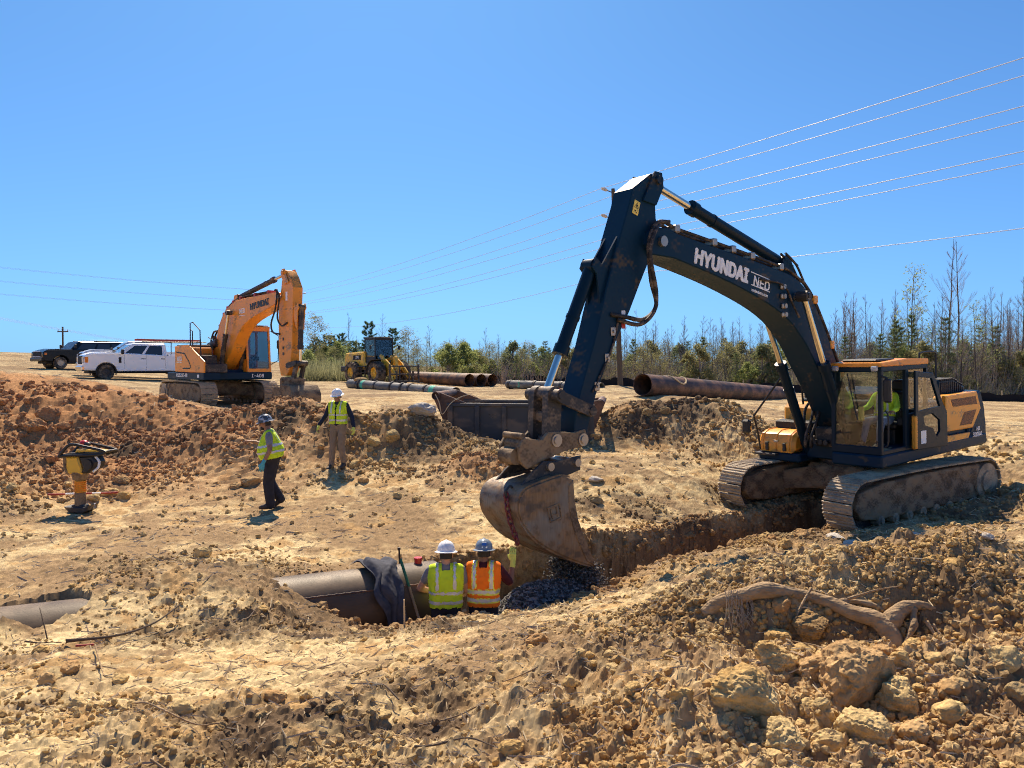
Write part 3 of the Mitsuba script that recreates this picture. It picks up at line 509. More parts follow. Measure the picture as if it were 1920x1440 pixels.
hd = add('engine_hood', cat(prism([(-.35, 2.2), (-.35, 2.34), (-1.2, 2.40), (-2.7, 2.36), (-2.95, 2.2)], -1.42, .2, .03), prism([(-1.45, 2.2), (-1.55, 2.60), (-2.30, 2.60), (-2.86, 2.40), (-2.88, 2.2)], .12, 1.08, .04)), 'navy_clean', E1, X1)
for i in range(12):
    x = -1.66 - i * .098; zt = 2.575 if x > -2.3 else 2.575 - (-2.3 - x) * .36
    add('louver', cat(box(x - .022, x + .022, 1.05, 1.10, 2.27, zt - .03, .006), box(x - .022, x + .022, .75, 1.09, zt, zt + .045, .006)), 'black_plastic', hd, X1)
add('exhaust_pipe', cyl((-1.0, -.6, 2.3), (-1.0, -.6, 2.75), .07), 'dark_steel', E1, X1)
add('handrail', tube(curve([(-1.15, .85, 2.35), (-1.15, .85, 3.10), (-1.24, .85, 3.21), (-1.85, .85, 3.21), (-1.95, .85, 3.10), (-1.95, .85, 2.55)], 30), .022), 'black_plastic', E1, X1)
tbx = add('toolbox', cat(prism([(.70, 1.18), (1.42, 1.17), (1.44, 1.35), (1.36, 1.55), (1.20, 1.62), (.70, 1.63)], -1.46, -.58, .07)), 'orange_paint', E1, X1, smooth=40)
for y in (-1.22, -.80): add('latch', cat(box(1.425, 1.47, y - .035, y + .035, 1.20, 1.38, .01)), 'black_plastic', tbx, X1)
add('nameplate', box(1.425, 1.445, -1.06, -.96, 1.38, 1.43, .004), 'pin_steel', tbx, X1)
for y in (-1.33, -1.01, -.69): add('rib', tube([(1.447, y, 1.2), (1.445, y, 1.35), (1.365, y, 1.555), (1.20, y, 1.625), (.75, y, 1.635)], .014, 6), 'orange_paint', tbx, X1)
add('step', cat(box(1.36, 1.56, -1.46, -.95, 1.10, 1.15, .01)), 'dark_steel', E1, X1)
add('fuel_tank', cat(box(-.35, .52, -1.42, -.50, 1.16, 2.14, .08)), 'orange_paint', E1, X1); add('battery_box', box(.50, .86, -1.40, -.52, 1.16, 1.80, .03), 'black_plastic', E1, X1)
add('front_valve_block', cat(box(.95, 1.25, -.20, .35, 1.35, 1.75, .03), box(1.2, 1.4, .30, .44, 1.3, 1.9, .03), *[cyl((1.3, y, 1.45), (1.38, y, 1.45), .05) for y in (-.15, -.02, .1)]), 'dark_steel', E1, X1)
hoses(E1, X1, [[(1.25, y, 1.55), (1.45, y + .05, 1.35), (1.50, y + .1, 1.6), (1.25, y + .1, 2.0), (1.05, y, 2.3)] for y in (-.35, -.22, .30)] + [[(1.3, -.42, 1.7), (1.1, -.5, 2.1), (.9, -.42, 2.3), (.75, -.3, 2.2)]], .03)
mr = add('front_mirror', cat(tube([(1.42, -1.40, 1.20), (1.46, -1.44, 1.60), (1.62, -1.42, 1.95), (1.45, -.72, 2.95), (1.30, -.60, 3.0), (1.18, -.55, 2.85), (1.1, -.55, 2.2)], .022), tube([(1.62, -1.43, 1.92), (1.62, -1.60, 1.95)], .015)), 'black_plastic', E1, X1); add('housing', box(1.56, 1.66, -1.72, -1.52, 1.55, 1.86, .04), 'black_plastic', mr, X1); add('glass', box(1.555, 1.562, -1.70, -1.54, 1.58, 1.83), 'mirror_glass', mr, X1)
BT = [(6.86, 5.16), (6.76, 5.38), (6.36, 5.45), (6.1, 5.37), (5.69, 5.30), (5.13, 5.21), (4.04, 5.03), (3.14, 4.87), (2.77, 4.78), (2.39, 4.60), (2.0, 4.22), (1.6, 3.67), (1.2, 3.02), (.75, 2.38), (.25, 1.90), (.10, 1.62)]
BB = [(6.74, 5.0), (6.24, 4.97), (6.0, 4.92), (5.17, 4.73), (4.33, 4.50), (3.5, 4.22), (2.95, 3.96), (2.6, 3.70), (2.3, 3.42), (2.0, 3.06), (1.65, 2.66), (1.3, 2.20), (.95, 1.75), (.62, 1.45), (.30, 1.42)]
C1 = dict(wb=.60, ws=.42, paint='navy_paint', cyl_paint='navy_clean', boom_top=BT, boom_bot=BB, foot=(.35, 1.68), pin=(6.52, 5.22), boom_cyl=((1.02, 1.12), (2.72, 4.40), .58), cyl_y=.47, rb=.098,
          stick_cyl=((2.75, 5.08), (6.42, 6.22), .70), nose=(6.50, 6.20),
          stick=[(7.06, 6.02), (6.62, 6.30), (6.46, 6.30), (6.49, 6.12), (6.54, 5.93), (6.52, 5.6), (6.46, 5.3), (6.55, 5.08), (6.73, 4.88), (6.93, 4.55), (7.19, 4.1), (7.44, 3.75), (7.72, 3.29), (7.96, 2.85), (8.17, 2.30), (8.25, 2.12), (8.40, 2.16), (8.42, 2.41), (8.35, 2.75), (8.17, 3.19), (7.99, 3.6), (7.7, 4.42), (7.52, 4.87), (7.30, 5.41), (7.14, 5.78)],
          bucket_cyl=((7.80, 4.80), (8.78, 2.92), .66))
boom1, stick1 = arm_linkage(E1, X1, C1)
add('lettering', cat(*[move(side_text('HYUNDAI', 5.73, 4.93, .30, .235, 1.49, 1, -11.5, depth=.006), (dx, .0006 * i, dz)) for i, (dx, dz) in enumerate(((0, 0), (.016, .004), (-.014, -.004), (.0, .012), (0, -.012)))]), 'decal_white', boom1, X1)
add('dealer_decal', cat(side_text('NED', 4.09, 4.60, .30, .165, .50, 1, -12.5, depth=.006), *[move(box(-.29, .29, 0, .006, -.008, .008), (3.85, .301, z), rot((0, 1, 0), -12.5)) for z in (4.505 + .03, 4.75 + .012)], side_text('nedealers.com', 4.13, 4.485, .30, .05, .50, 1, -12.5, depth=.006)), 'decal_white', boom1, X1)
add('warning_label', move(box(-.065, .065, 0, .006, -.11, .11), (6.99, .21, 5.73), rot((0, 1, 0), -18)), 'decal_yellow', stick1, X1)
add('warning_symbol', cat(*[move(m, (6.99, .217, 5.73), rot((0, 1, 0), -18)) for m in (strip([(-.04, .0), (0, .075), (.04, 0), (-.04, 0)], 0, .003, .008), box(-.012, .012, 0, .003, .015, .045), box(-.03, .0, 0, .003, -.08, -.065), box(-.005, .035, 0, .003, -.06, -.045))]), 'decal_black', stick1, X1)
add('reflector', cat(box(7.30, 7.38, .21, .217, 3.98, 4.12)), 'decal_white', stick1, X1); add('reflector', box(7.30, 7.38, .21, .217, 3.84, 3.98), 'red_paint', stick1, X1)
top = [(x, z + .10) for x, z in BT[2:10]]
for y in (.24, .10, -.12): hoses(boom1, X1, [[(x, y, z) for x, z in top]], .030)
for x, z in (BT[3], BT[5], (4.6, 5.12), BT[6], BT[7]): add('hose_clamp', box(x - .06, x + .06, .04, .31, z + .02, z + .15, .02), 'pin_steel', boom1, X1)
hoses(boom1, X1, [[(2.45, .26, 4.75), (2.05, .26, 4.40), (1.62, .26, 3.82), (1.15, .26, 3.10), (1.0, .27, 2.75)], [(2.45, .14, 4.76), (2.03, .14, 4.42), (1.6, .14, 3.84), (1.13, .14, 3.12)]], .034)
hoses(boom1, X1, [[(2.55, y, 5.0), (2.95, y, 5.22), (2.6, y, 5.02), (2.35, y, 4.72)] for y in (.15, .25)] + [[(3.9, .33, 4.70), (3.2, .36, 4.60), (2.9, .36, 4.25), (2.75, .40, 4.0)]], .022)
for x, z in ((2.02, 4.30), (1.42, 3.40), (1.05, 2.80)): add('hose_clamp', box(x - .08, x + .06, .12, .32, z - .02, z + .14, .02), 'orange_paint', boom1, X1)
for x, z in ((3.18, 4.58), (3.17, 4.40), (3.15, 4.22), (3.14, 4.06)): add('hose_fitting', cat(cyl((x, .30, z), (x, .38, z), .045), box(x - .07, x + .07, .30, .36, z - .05, z + .05, .02)), 'pin_steel', boom1, X1)
hoses(stick1, X1, [[(6.25, .24, 5.56), (6.62, .30, 5.50), (6.86, .34, 5.15), (6.83, .34, 4.60), (6.70, .32, 4.20), (6.98, .30, 3.98), (7.35, .26, 4.02), (7.62, .22, 4.06)], [(6.25, .12, 5.56), (6.70, .36, 5.40), (6.90, .40, 5.0), (6.76, .38, 4.42), (6.80, .36, 4.10), (7.1, .32, 3.90), (7.5, .24, 3.98)]], .034)
hoses(stick1, X1, [[(7.45, .22, 4.0), (7.62, .23, 3.55), (7.85, .23, 3.2), (8.05, .22, 2.9)], [(7.60, .1, 4.15), (7.86, .12, 3.85), (8.05, .12, 3.4), (8.2, .1, 3.05)]], .016)
for x, z in ((7.58, 3.80), (7.72, 3.40), (7.95, 2.98)): add('bracket', cat(box(x - .05, x + .05, .21, .235, z - .07, z + .07, .01), cyl((x, .21, z), (x, .26, z), .022)), 'pin_steel', stick1, X1)
lk = add('idler_link', cat(*[link_plate((8.80, 2.90), (8.13, 2.62), .085, s * .27 - .03, s * .27 + .03) for s in (-1, 1)], cyl((8.13, -.32, 2.62), (8.13, .32, 2.62), .07)), 'dark_steel', E1, X1)
add('bucket_link', cat(*[link_plate((8.80, 2.90), (8.84, 2.27), .13, s * .16 - .06, s * .16 + .06) for s in (-1, 1)], box(8.74, 8.90, -.18, .18, 2.5, 2.66, .03)), 'dark_steel', E1, X1)
add('link_pin', cat(cyl((8.80, -.36, 2.90), (8.80, .36, 2.90), .09), cyl((8.80, .30, 2.90), (8.80, .38, 2.90), .055)), 'dark_steel', E1, X1)
cp = [(8.20, 2.26), (8.23, 2.36), (8.45, 2.33), (8.78, 2.37), (8.95, 2.38), (9.08, 2.28), (9.40, 2.34), (9.50, 2.22), (9.48, 2.02), (9.36, 1.90), (9.02, 1.99), (8.62, 2.08), (8.30, 2.10), (8.20, 2.16)]
cq = add('quick_coupler', cat(*[prism(cp, s * .21 - .03, s * .21 + .03, .01) for s in (-1, 1)], box(9.18, 9.46, -.20, .20, 1.96, 2.32, .05), cyl((9.47, -.15, 2.08), (9.47, .15, 2.08), .12), box(8.45, 9.2, -.19, .19, 2.08, 2.16, .03), cyl((9.40, -.21, 2.36), (9.40, .21, 2.36), .045)), 'muddy_steel', E1, X1, smooth=35)
for x, z in ((8.82, 2.25), (8.30, 2.21)): add('pin', cat(cyl((x, -.29, z), (x, .29, z), .06), cyl((x, .24, z), (x, .27, z), .095)), 'pin_steel', cq, X1)
SB = [(9.28, 1.72), (9.56, 1.66), (9.68, 1.52), (9.68, 1.31), (9.54, 1.09), (9.33, .88), (8.94, .64), (8.55, .45), (8.30, .36)]
sc = curve(SB, 30)
bp = np.vstack([sc, [(8.52, .84), (8.62, 1.09), (8.68, 1.40), (8.69, 1.68), (8.90, 1.77)]])
bk = add('bucket', cat(*[prism(bp, s * .43 - .022, s * .43 + .022, .006) for s in (-1, 1)], strip(curve([(8.75, 1.72), (8.95, 1.76)] + SB, 36), -.43, .43, .03), move(box(-.02, .30, -.45, .45, -.02, .02, .01), (8.29, 0, .36), rot((0, 1, 0), -23))), 'bucket_steel', E1, X1, smooth=28)
ear = [(8.40, 1.99), (8.58, 1.98), (8.90, 1.96), (9.12, 1.99), (9.36, 1.84), (9.66, 1.60), (9.72, 1.36), (9.67, 1.34), (9.58, 1.58), (9.26, 1.70), (8.74, 1.72), (8.42, 1.78)]
for s in (-1, 1): add('ear', prism(ear, s * .29 - .022, s * .29 + .022, .008), 'dark_steel', bk, X1)
for x, z in ((9.02, 1.90), (8.50, 1.90)): add('pin', cat(cyl((x, -.36, z), (x, .36, z), .06)), 'pin_steel', bk, X1)
add('wear_plate', strip([(x, z) for x, z in curve(SB[2:], 20)][3:], -.435, .435, -.022), 'bucket_steel', bk, X1)
for y in (-.36, -.10, .12, .38): add('wear_pad', strip([(x, z) for x, z in curve(SB[:4], 14)][2:], y - .055, y + .055, -.020), 'bucket_steel', bk, X1)
add('side_cutter', prism([(8.30, .36), (8.52, .84), (8.63, 1.10), (8.69, 1.42), (8.70, 1.68), (8.80, 1.62), (8.80, 1.30), (8.73, 1.0), (8.64, .78), (8.48, .46)], .435, .465, .008), 'muddy_steel', bk, X1)
em = [strip([(9.20, 1.36), (8.98, 1.40), (8.94, 1.18), (9.16, 1.14), (9.20, 1.36)], .45, .468, .020), strip([(9.14, 1.33), (9.10, 1.19)], .45, .468, .018), strip([(9.12, 1.27), (8.99, 1.25)], .45, .468, .018), strip([(9.03, 1.35), (9.01, 1.21)], .45, .468, .018)]
add('cast_emblem', cat(*em), 'muddy_steel', bk, X1)

# chain hanging from the bucket's lifting eye
def chain_links(pts, r=.012, R=.030):
    out = []; p = np.asarray(pts, float)
    for i in range(len(p) - 1):
        c, d = (p[i] + p[i + 1]) / 2, unit(p[i + 1] - p[i]); u, w, _ = basis(d); s = u if i % 2 else w; L = np.linalg.norm(p[i + 1] - p[i]) * .5 + r
        out.append(tube([c + s * R * math.cos(t) + d * (L * math.sin(t)) for t in np.linspace(0, 2 * PI, 15)], r, 6, False))
    return out
cpt = [A(9.735, .22, 1.62) + A(.030 * math.sin(i * .5), .02 * i ** 1.1, -.085 * i) for i in range(9)]
ck = thing('lifting_chain', 'short red chain hanging from an eye on the back of the lowered bucket', 'chain')
for m in chain_links(cpt, .014, .034): add('link', m, 'chain_red', ck, X1, smooth=True)
add('shackle', tube(curve([(9.56, .17, 1.62), (9.66, .22, 1.70), (9.76, .24, 1.64), (9.74, .23, 1.56)], 14), .018), 'dark_steel', ck, X1)

# the smaller orange machine by the parked trucks
X2 = frame((-11.6, 30.3, 1.20), -45); X2T = frame((-11.6, 30.3, 1.20), -47)
E2 = thing('excavator', 'orange crawler excavator parked in front of the white pickup truck', 'excavator')
undercarriage(E2, X2T, 2.39, 4.45, .48, .60)
add('deck', cat(box(-1.4, 1.7, -1.42, 1.42, 1.02, 1.30, .03), box(-1.2, 1.3, -.45, .45, 1.0, 1.4, .02)), 'navy_paint', E2, X2)
k2, _ = cab(E2, X2, -.15, 1.65, .42, 1.40, 1.30, 3.02, 'exc_orange', 'exc_orange', .12, glass='dark_glass')
add('work_lamp', box(1.45, 1.56, 1.2, 1.34, 3.02, 3.12, .02), 'lamp_clear', k2, X2)
mr = add('side_mirror', cat(tube([(1.66, 1.38, 1.6), (1.80, 1.62, 1.75), (1.80, 1.66, 2.7), (1.6, 1.42, 2.9)], .02)), 'black_plastic', k2, X2); add('mirror_housing', box(1.74, 1.82, 1.58, 1.80, 2.2, 2.55, .03), 'black_plastic', k2, X2)
ang = np.linspace(-PI / 2, PI / 2, 15)
def round_tail(z0, z1, r, inner): return hull([(-math.cos(t) * r * .82 - .35, math.sin(t) * r, z) for t in ang for z in (z0, z1)] + [(inner, s * r, z) for s in (-1, 1) for z in (z0, z1)])
add('counterweight', round_tail(1.30, 2.28, 1.40, -.40), 'exc_orange', E2, X2, smooth=40); add('lower_band', round_tail(1.0, 1.32, 1.425, -.38), 'navy_paint', E2, X2, smooth=40)
sp = add('side_panel', cat(prism([(-.62, 1.32), (2.02, 1.28), (2.03, 1.70), (.62, 2.33), (-.62, 2.30)], -1.425, -1.36, .02), box(-.6, .55, -1.38, -.45, 1.3, 2.26, .05)), 'exc_orange', E2, X2)
add('side_panel_band', box(-.40, 2.02, -1.43, -.8, 1.02, 1.285, .02), 'navy_paint', E2, X2)
add('trim_line', strip([(-.45, 2.04), (.30, 1.98), (.72, 1.66), (.86, 1.45)], -1.434, -1.42, .05), 'black_plastic', sp, X2); add('trim_bar', box(.15, .80, -1.434, -1.42, 1.42, 1.47), 'black_plastic', sp, X2)
add('dealer_decal', cat(side_text('NED', -.40, 1.72, -1.43, .17, .46, -1, depth=.006), box(-.42, .08, -1.436, -1.43, 1.65, 1.67)), 'decal_white', sp, X2)
add('model_decal', cat(side_text('HX235LCR I-408', -.50, 1.12, -1.43, .13, 1.05, -1, depth=.006), box(1.45, 1.62, -1.436, -1.43, 1.10, 1.22)), 'decal_white', E2, X2)
add('unit_number', side_text('I-408', .55, 1.12, .0, .13, .50, -1, depth=.006) and move(lettering('I-408', .13, .50), (1.72, .55, 1.10), np.stack([A(0, 1, 0), A(0, 0, 1), A(1, 0, 0)], 1)), 'decal_white', E2, X2)
st = add('access_steps', cat(box(.62, 1.1, -1.40, -.5, 1.3, 1.95, .03), box(1.1, 1.95, -1.40, -.5, 1.28, 1.62, .03), *[box(x, x + .25, -1.36, -.75, z, z + .03) for x, z in ((.75, 1.97), (1.3, 1.66), (1.65, 1.66))]), 'dark_steel', E2, X2)
add('engine_hood', cat(box(-1.3, .3, -1.1, .35, 2.26, 2.36, .03), cyl((-.2, -.2, 2.3), (.55, -.2, 2.45), .17), cyl((-.5, .1, 2.3), (-.5, .1, 2.75), .07)), 'dark_steel', E2, X2)
add('handrail', cat(tube([(.55, -1.3, 2.3), (.55, -1.3, 3.15), (.80, -1.3, 3.17), (1.42, -1.3, 2.85), (1.50, -1.3, 1.7)], .022), tube([(.75, -1.3, 2.3), (.75, -1.3, 2.85), (.58, -1.3, 2.9)], .018), tube([(1.45, -1.0, 2.6), (1.75, -1.0, 2.5), (1.8, -1.0, 1.65)], .018)), 'black_plastic', E2, X2)
C2 = dict(wb=.50, ws=.36, paint='exc_orange', cyl_paint='dark_steel', boom_top=[(5.30, 3.85), (5.27, 4.06), (4.5, 4.06), (3.52, 4.03), (2.38, 3.99), (1.78, 3.87), (1.30, 3.68), (.98, 3.45), (.62, 3.01), (.42, 2.54), (.20, 2.06), (.05, 1.7)],
          boom_bot=[(5.25, 3.70), (5.12, 3.66), (4.14, 3.43), (3.19, 3.20), (2.70, 3.00), (2.36, 2.76), (2.01, 2.42), (1.75, 2.08), (1.30, 1.70), (.85, 1.38), (.30, 1.35)], foot=(.35, 1.6), pin=(5.36, 3.88), boom_cyl=((1.10, 1.30), (1.85, 3.52), .60), cyl_y=.40, rb=.085,
          stick_cyl=((1.95, 4.12), (5.52, 4.72), .72), nose=(5.62, 4.70),
          stick=[(5.55, 4.80), (5.80, 4.76), (6.0, 4.55), (6.24, 4.16), (6.19, 3.54), (6.12, 2.12), (5.95, 1.40), (5.74, 1.20), (5.35, 1.20), (5.22, 1.57), (5.21, 2.99), (5.24, 3.63), (5.39, 4.12)], bucket_cyl=((6.42, 3.50), (6.35, 1.62), .70))
boom2, stick2 = arm_linkage(E2, X2, C2)
add('lettering', cat(*[move(side_text('HYUNDAI', 3.28, 3.55, -.25, .22, 1.38, -1, -5.5, depth=.006), (dx, -.0006 * i, 0)) for i, dx in enumerate((0, .02, -.02))]), 'decal_black', boom2, X2)
add('dealer_decal', cat(side_text('NED', 2.42, 3.46, -.25, .17, .44, -1, -3, depth=.006), box(2.40, 2.88, -.258, -.25, 3.38, 3.40)), 'decal_white', boom2, X2)
for y in (.12, -.02, -.16): hoses(boom2, X2, [[(x, y, z + .09) for x, z in C2['boom_top'][2:10]]], .028)
for x, z in C2['boom_top'][2:10]: add('hose_clamp', box(x - .06, x + .06, -.22, .18, z + .0, z + .13, .02), 'red_paint', boom2, X2)
hoses(boom2, X2, [[(.5, y, 2.9), (.1, y, 2.85), (-.15, y, 2.5), (-.2, y, 2.2)] for y in (-.2, -.08, .1)], .035)
hoses(stick2, X2, [[(5.0, -.2, 4.15), (5.35, -.3, 4.1), (5.3, -.34, 3.5), (5.0, -.34, 3.0), (5.05, -.3, 2.7), (5.35, -.2, 2.62)], [(5.1, -.2, 4.12), (5.5, -.3, 3.9), (5.4, -.32, 3.2), (5.65, -.3, 2.9), (5.85, -.2, 3.0)]], .03)
for z in (2.4, 2.1, 1.9): add('bracket', box(5.5, 5.6, -.20, -.18, z, z + .1, .01), 'dark_steel', stick2, X2)
add('handling_decal', cat(box(5.72, 5.84, -.186, -.18, 3.75, 4.05, .002)), 'decal_white', stick2, X2)
add('idler_link', cat(*[link_plate((6.35, 1.62), (5.90, 1.55), .09, s * .22 - .025, s * .22 + .025) for s in (-1, 1)]), 'dark_steel', E2, X2)
add('bucket_link', cat(*[link_plate((6.35, 1.62), (6.10, 1.0), .09, s * .14 - .04, s * .14 + .04) for s in (-1, 1)]), 'dark_steel', E2, X2)
add('quick_coupler', cat(box(5.35, 6.25, -.24, .24, .75, 1.15, .05), *[cyl((x, -.3, 1.05), (x, .3, 1.05), .06) for x in (5.6, 6.1)]), 'muddy_steel', E2, X2)
sb = curve([(6.55, .85), (6.75, .60), (6.70, .25), (6.40, .02), (5.90, -.06), (5.30, .02)], 20)
add('bucket', cat(*[prism(np.vstack([sb, [(5.35, .40), (5.45, .80)]]), s * .52 - .02, s * .52 + .02, .006) for s in (-1, 1)], strip(np.vstack([[(5.5, .85)], sb]), -.52, .52, .03)), 'muddy_steel', E2, X2, smooth=28)

# ------------------------------------------------------------------ pickups, the black wagon, the wheel loader
def wheel(P, M, x, y, r, w, side, rim, tyre_mat='dusty_tyre', rimr=.58, spokes=0):
    c = M @ M4((x, y, r)); prof = [(r * rimr, -w / 2), (r * .93, -w / 2), (r, -w * .32), (r, w * .32), (r * .93, w / 2), (r * rimr, w / 2), (r * rimr, -w / 2)]
    k = add('wheel', move(lathe(prof, 36), R=rot((1, 0, 0), 90)), tyre_mat, P, c, smooth=40)
    parts = [lathe([(r * rimr + .01, -w * .45), (r * rimr + .01, w * .42), (r * rimr * .92, w * .36), (r * rimr * .80, w * .18), (r * .16, w * .24), (r * .13, w * .34), (.001, w * .34)], 32)]
    if spokes: parts += [move(hull([(q, s, z) for q, h in ((r * .12, .05), (r * rimr * .97, .035)) for s in (-h, h) for z in (w * .22, w * .36)]), R=rot((0, 0, 1), 360 / spokes * i)) for i in range(spokes)]
    add('rim', move(cat(*parts), R=rot((1, 0, 0), -90 * side)), rim, k, c, smooth=35)
    return k
def pickup(label, F, body, L0=-3.15, L1=3.15, wb=4.06, hood=1.46, bed=True, cabx=(-1.12, 1.60), roofx=(-1.02, .62), roofz=2.04, grille='radiator_dark', bumper='car_chrome', rim='dark_steel', spokes=0, r=.42, name='pickup_truck', catg='pickup truck', doors=(1.14, .0, -1.02), group=None):
    from shapely.geometry import Polygon, Point
    P = thing(name, label, catg, group); xf, xr = wb / 2, -wb / 2; bz = 1.42 if bed else 1.30
    out = [(L1 - .05, .52), (L1, .75), (L1 - .02, 1.12), (L1 - .12, hood - .10), (L1 - .38, hood - .02), (cabx[1], hood + .03), (cabx[0], 1.36), (cabx[0], bz), (L0, bz), (L0 - .02, .62), (L0 + .1, .50), (-1.4, .46), (1.2, .46)]
    pg = Polygon(out).difference(Point(xf, r).buffer(r + .09, 12)).difference(Point(xr, r).buffer(r + .09, 12))
    pg = max(getattr(pg, 'geoms', [pg]), key=lambda g: g.area)
    add('body', prism(np.array(pg.exterior.coords)[:-1], -1.0, 1.0, .05), body, P, F, smooth=40)
    add('hood', hull([(L1 - .15, s * .80, hood - .08) for s in (-1, 1)] + [(L1 - .45, s * .88, hood + .02) for s in (-1, 1)] + [(cabx[1] - .02, s * .90, hood + .07) for s in (-1, 1)] + [(L1 - .5, s * .3, hood + .06) for s in (-1, 1)]), body, P, F, smooth=20)
    zb = hood - .14; y0, y1 = .965, .78
    gh = hull([(x, s * y0, zb) for x in cabx for s in (-1, 1)] + [(x, s * y1, roofz - .05) for x in (roofx[0] - .02, roofx[1] + .06) for s in (-1, 1)] + [(x, s * (y1 - .08), roofz) for x in (roofx[0] + .08, roofx[1] - .1) for s in (-1, 1)])
    k = add('cab', gh, body, P, F, smooth=15)
    def at(u, v, s):  # u along the side, v up it
        a, b = cabx[0] + (cabx[1] - cabx[0]) * u, roofx[0] + (roofx[1] - roofx[0]) * u; vv = v * .92
        return (a + (b - a) * vv, s * (y0 + (y1 - y0) * vv + .006), zb + (roofz - .05 - zb) * vv)
    spans = ((.10, .46), (.52, .88)) if bed else ((.03, .27), (.31, .56), (.60, .90))
    for s in (-1, 1):
        for a, b in spans: add('side_window', tm([at(a, .04, s), at(b, .04, s), at(b, .92, s), at(a, .92, s)], [[0, 1, 2], [0, 2, 3]]), 'car_glass', k, F, smooth=False)
    wz = lambda v, s, q: (cabx[1] + (roofx[1] + .06 - cabx[1]) * v + .012, s * (y0 + (y1 - y0) * v - q), zb + (roofz - .05 - zb) * v + .008)
    add('windshield', tm([wz(.20, -1, .07), wz(.20, 1, .07), wz(.95, 1, .06), wz(.95, -1, .06)], [[0, 1, 2], [0, 2, 3]]), 'car_glass', k, F, smooth=False)
    add('grille', box(L1 - .06, L1 + .015, -.62, .62, .86, hood - .16, .02), grille, P, F)
    add('bumper', cat(box(L1 - .10, L1 + .09, -.98, .98, .50, .76, .05)), bumper, P, F)
    for s in (-1, 1):
        add('headlight', box(L1 - .20, L1 + .012, s * .80 - (.17 if bed else .12), s * .80 + .19, .92, hood - .20 if bed else 1.06, .03), 'lamp_clear' if bed else 'car_glass', P, F)
        add('turn_light', box(L1 - .24, L1 - .08, s * .985 - .03, s * .985 + .03, .93, hood - .22, .01), 'lamp_amber', P, F)
        add('side_mirror', cat(box(cabx[1] - .42, cabx[1] - .28, s * 1.16 - .10, s * 1.16 + .10, 1.40, 1.68, .04), tube([(cabx[1] - .35, s * .95, 1.45), (cabx[1] - .35, s * 1.1, 1.48)], .03)), 'black_plastic', P, F)
        for x in doors[1:]: add('door_handle', box(x + .05, x + .27, s * 1.0 - .012, s * 1.0 + .025, 1.14, 1.18, .01), 'black_plastic', P, F)
        for x in doors: add('door_seam', box(x - .006, x + .006, s * 1.0 - .006, s * 1.0 + .003, .56, 1.34), 'radiator_dark', P, F)
        add('running_board', box(-1.35, 1.2, s * .98 - .08, s * .98 + .06, .40, .47, .02), 'black_plastic', P, F)
        for x in (xf, xr): wheel(P, F, x, s * .86, r, .26, s, rim, spokes=spokes)
    add('underbody', box(L0 + .3, L1 - .3, -.7, .7, .35, .60, .02), 'radiator_dark', P, F)
    if bed:
        for s in (-1, 1): add('fender_vent', box(1.28, 1.42, s * 1.0 - .004, s * 1.0 + .012, .92, 1.24, .005), 'radiator_dark', P, F)
        for s in (-1, 1): add('wheel_arch', prism([(xf + (r + .10) * math.cos(q), r + (r + .10) * math.sin(q)) for q in np.linspace(-.35, PI + .35, 15)] + [(xf + (r + .04) * math.cos(q), r + (r + .04) * math.sin(q)) for q in np.linspace(PI + .35, -.35, 15)], s * .98 - .03, s * .98 + .035, 0), 'radiator_dark', P, F)
        add('cab_gap', box(cabx[0] - .06, cabx[0] + .01, -.985, .985, .62, 1.40), 'radiator_dark', P, F)
    return P
def at_ground(x, y, deg, dz=0.0): return frame((x, y, gz(x, y) + dz), deg)
FT = at_ground(-21.15, 43.96, 218, .03)
TR1 = pickup('white crew cab pickup truck nearest the orange excavator, red ladder on its rack', FT, 'white_paint')
rk = add('ladder_rack', cat(*[tube([(x, -.85, 1.4), (x, -.85, 2.12), (x, .85, 2.12), (x, .85, 1.4)], .025) for x in (-1.35, -3.0)], tube([(.2, -.85, 2.14), (-3.3, -.85, 2.14)], .025), tube([(.2, .85, 2.14), (-3.3, .85, 2.14)], .025)), 'black_plastic', TR1, FT)
solo('ladder', cat(*[box(-3.0, .45, y - .02, y + .02, 2.18, 2.28, .008) for y in (.30, .72)], *[cyl((x, .30, 2.23), (x, .72, 2.23), .018, n=10) for x in np.arange(-2.9, .4, .3)]), 'red_paint', 'red ladder lying on the roof rack of the white pickup truck', 'ladder', tw=FT)
solo('gas_cylinder', cat(cyl((-1.95, .25, .95), (-1.95, .25, 1.90), .16, n=20), ball((-1.95, .25, 1.90), (.16, .16, .1))), 'green_tank', 'dark green gas cylinder standing in the bed of the white pickup truck', 'gas cylinder', tw=FT)
FT2 = at_ground(-23.1, 47.4, 217, .16)
pickup('silver grey pickup truck half hidden behind the white pickup truck', FT2, 'silver_paint')
FT3 = at_ground(-30.1, 53.6, 232, .03)
S3 = pickup('black full-size wagon at the left end of the parked vehicles', FT3, 'black_paint', L0=-2.85, L1=2.75, wb=3.3, hood=1.30, bed=False, cabx=(-2.80, 1.15), roofx=(-2.55, .40), roofz=1.90, grille='radiator_dark', bumper='black_paint', rim='pin_steel', spokes=8, r=.41, name='wagon', catg='car', doors=(.95, -.1, -1.2))
add('grille_frame', cat(tube([(2.77, -.64, .84), (2.77, .64, .84)], .025), tube([(2.77, -.64, 1.16), (2.77, .64, 1.16)], .025)), 'car_chrome', S3, FT3)
add('roof_rail', cat(*[tube([(.2, s * .68, 1.93), (-2.3, s * .68, 1.95)], .02) for s in (-1, 1)]), 'black_plastic', S3, FT3)

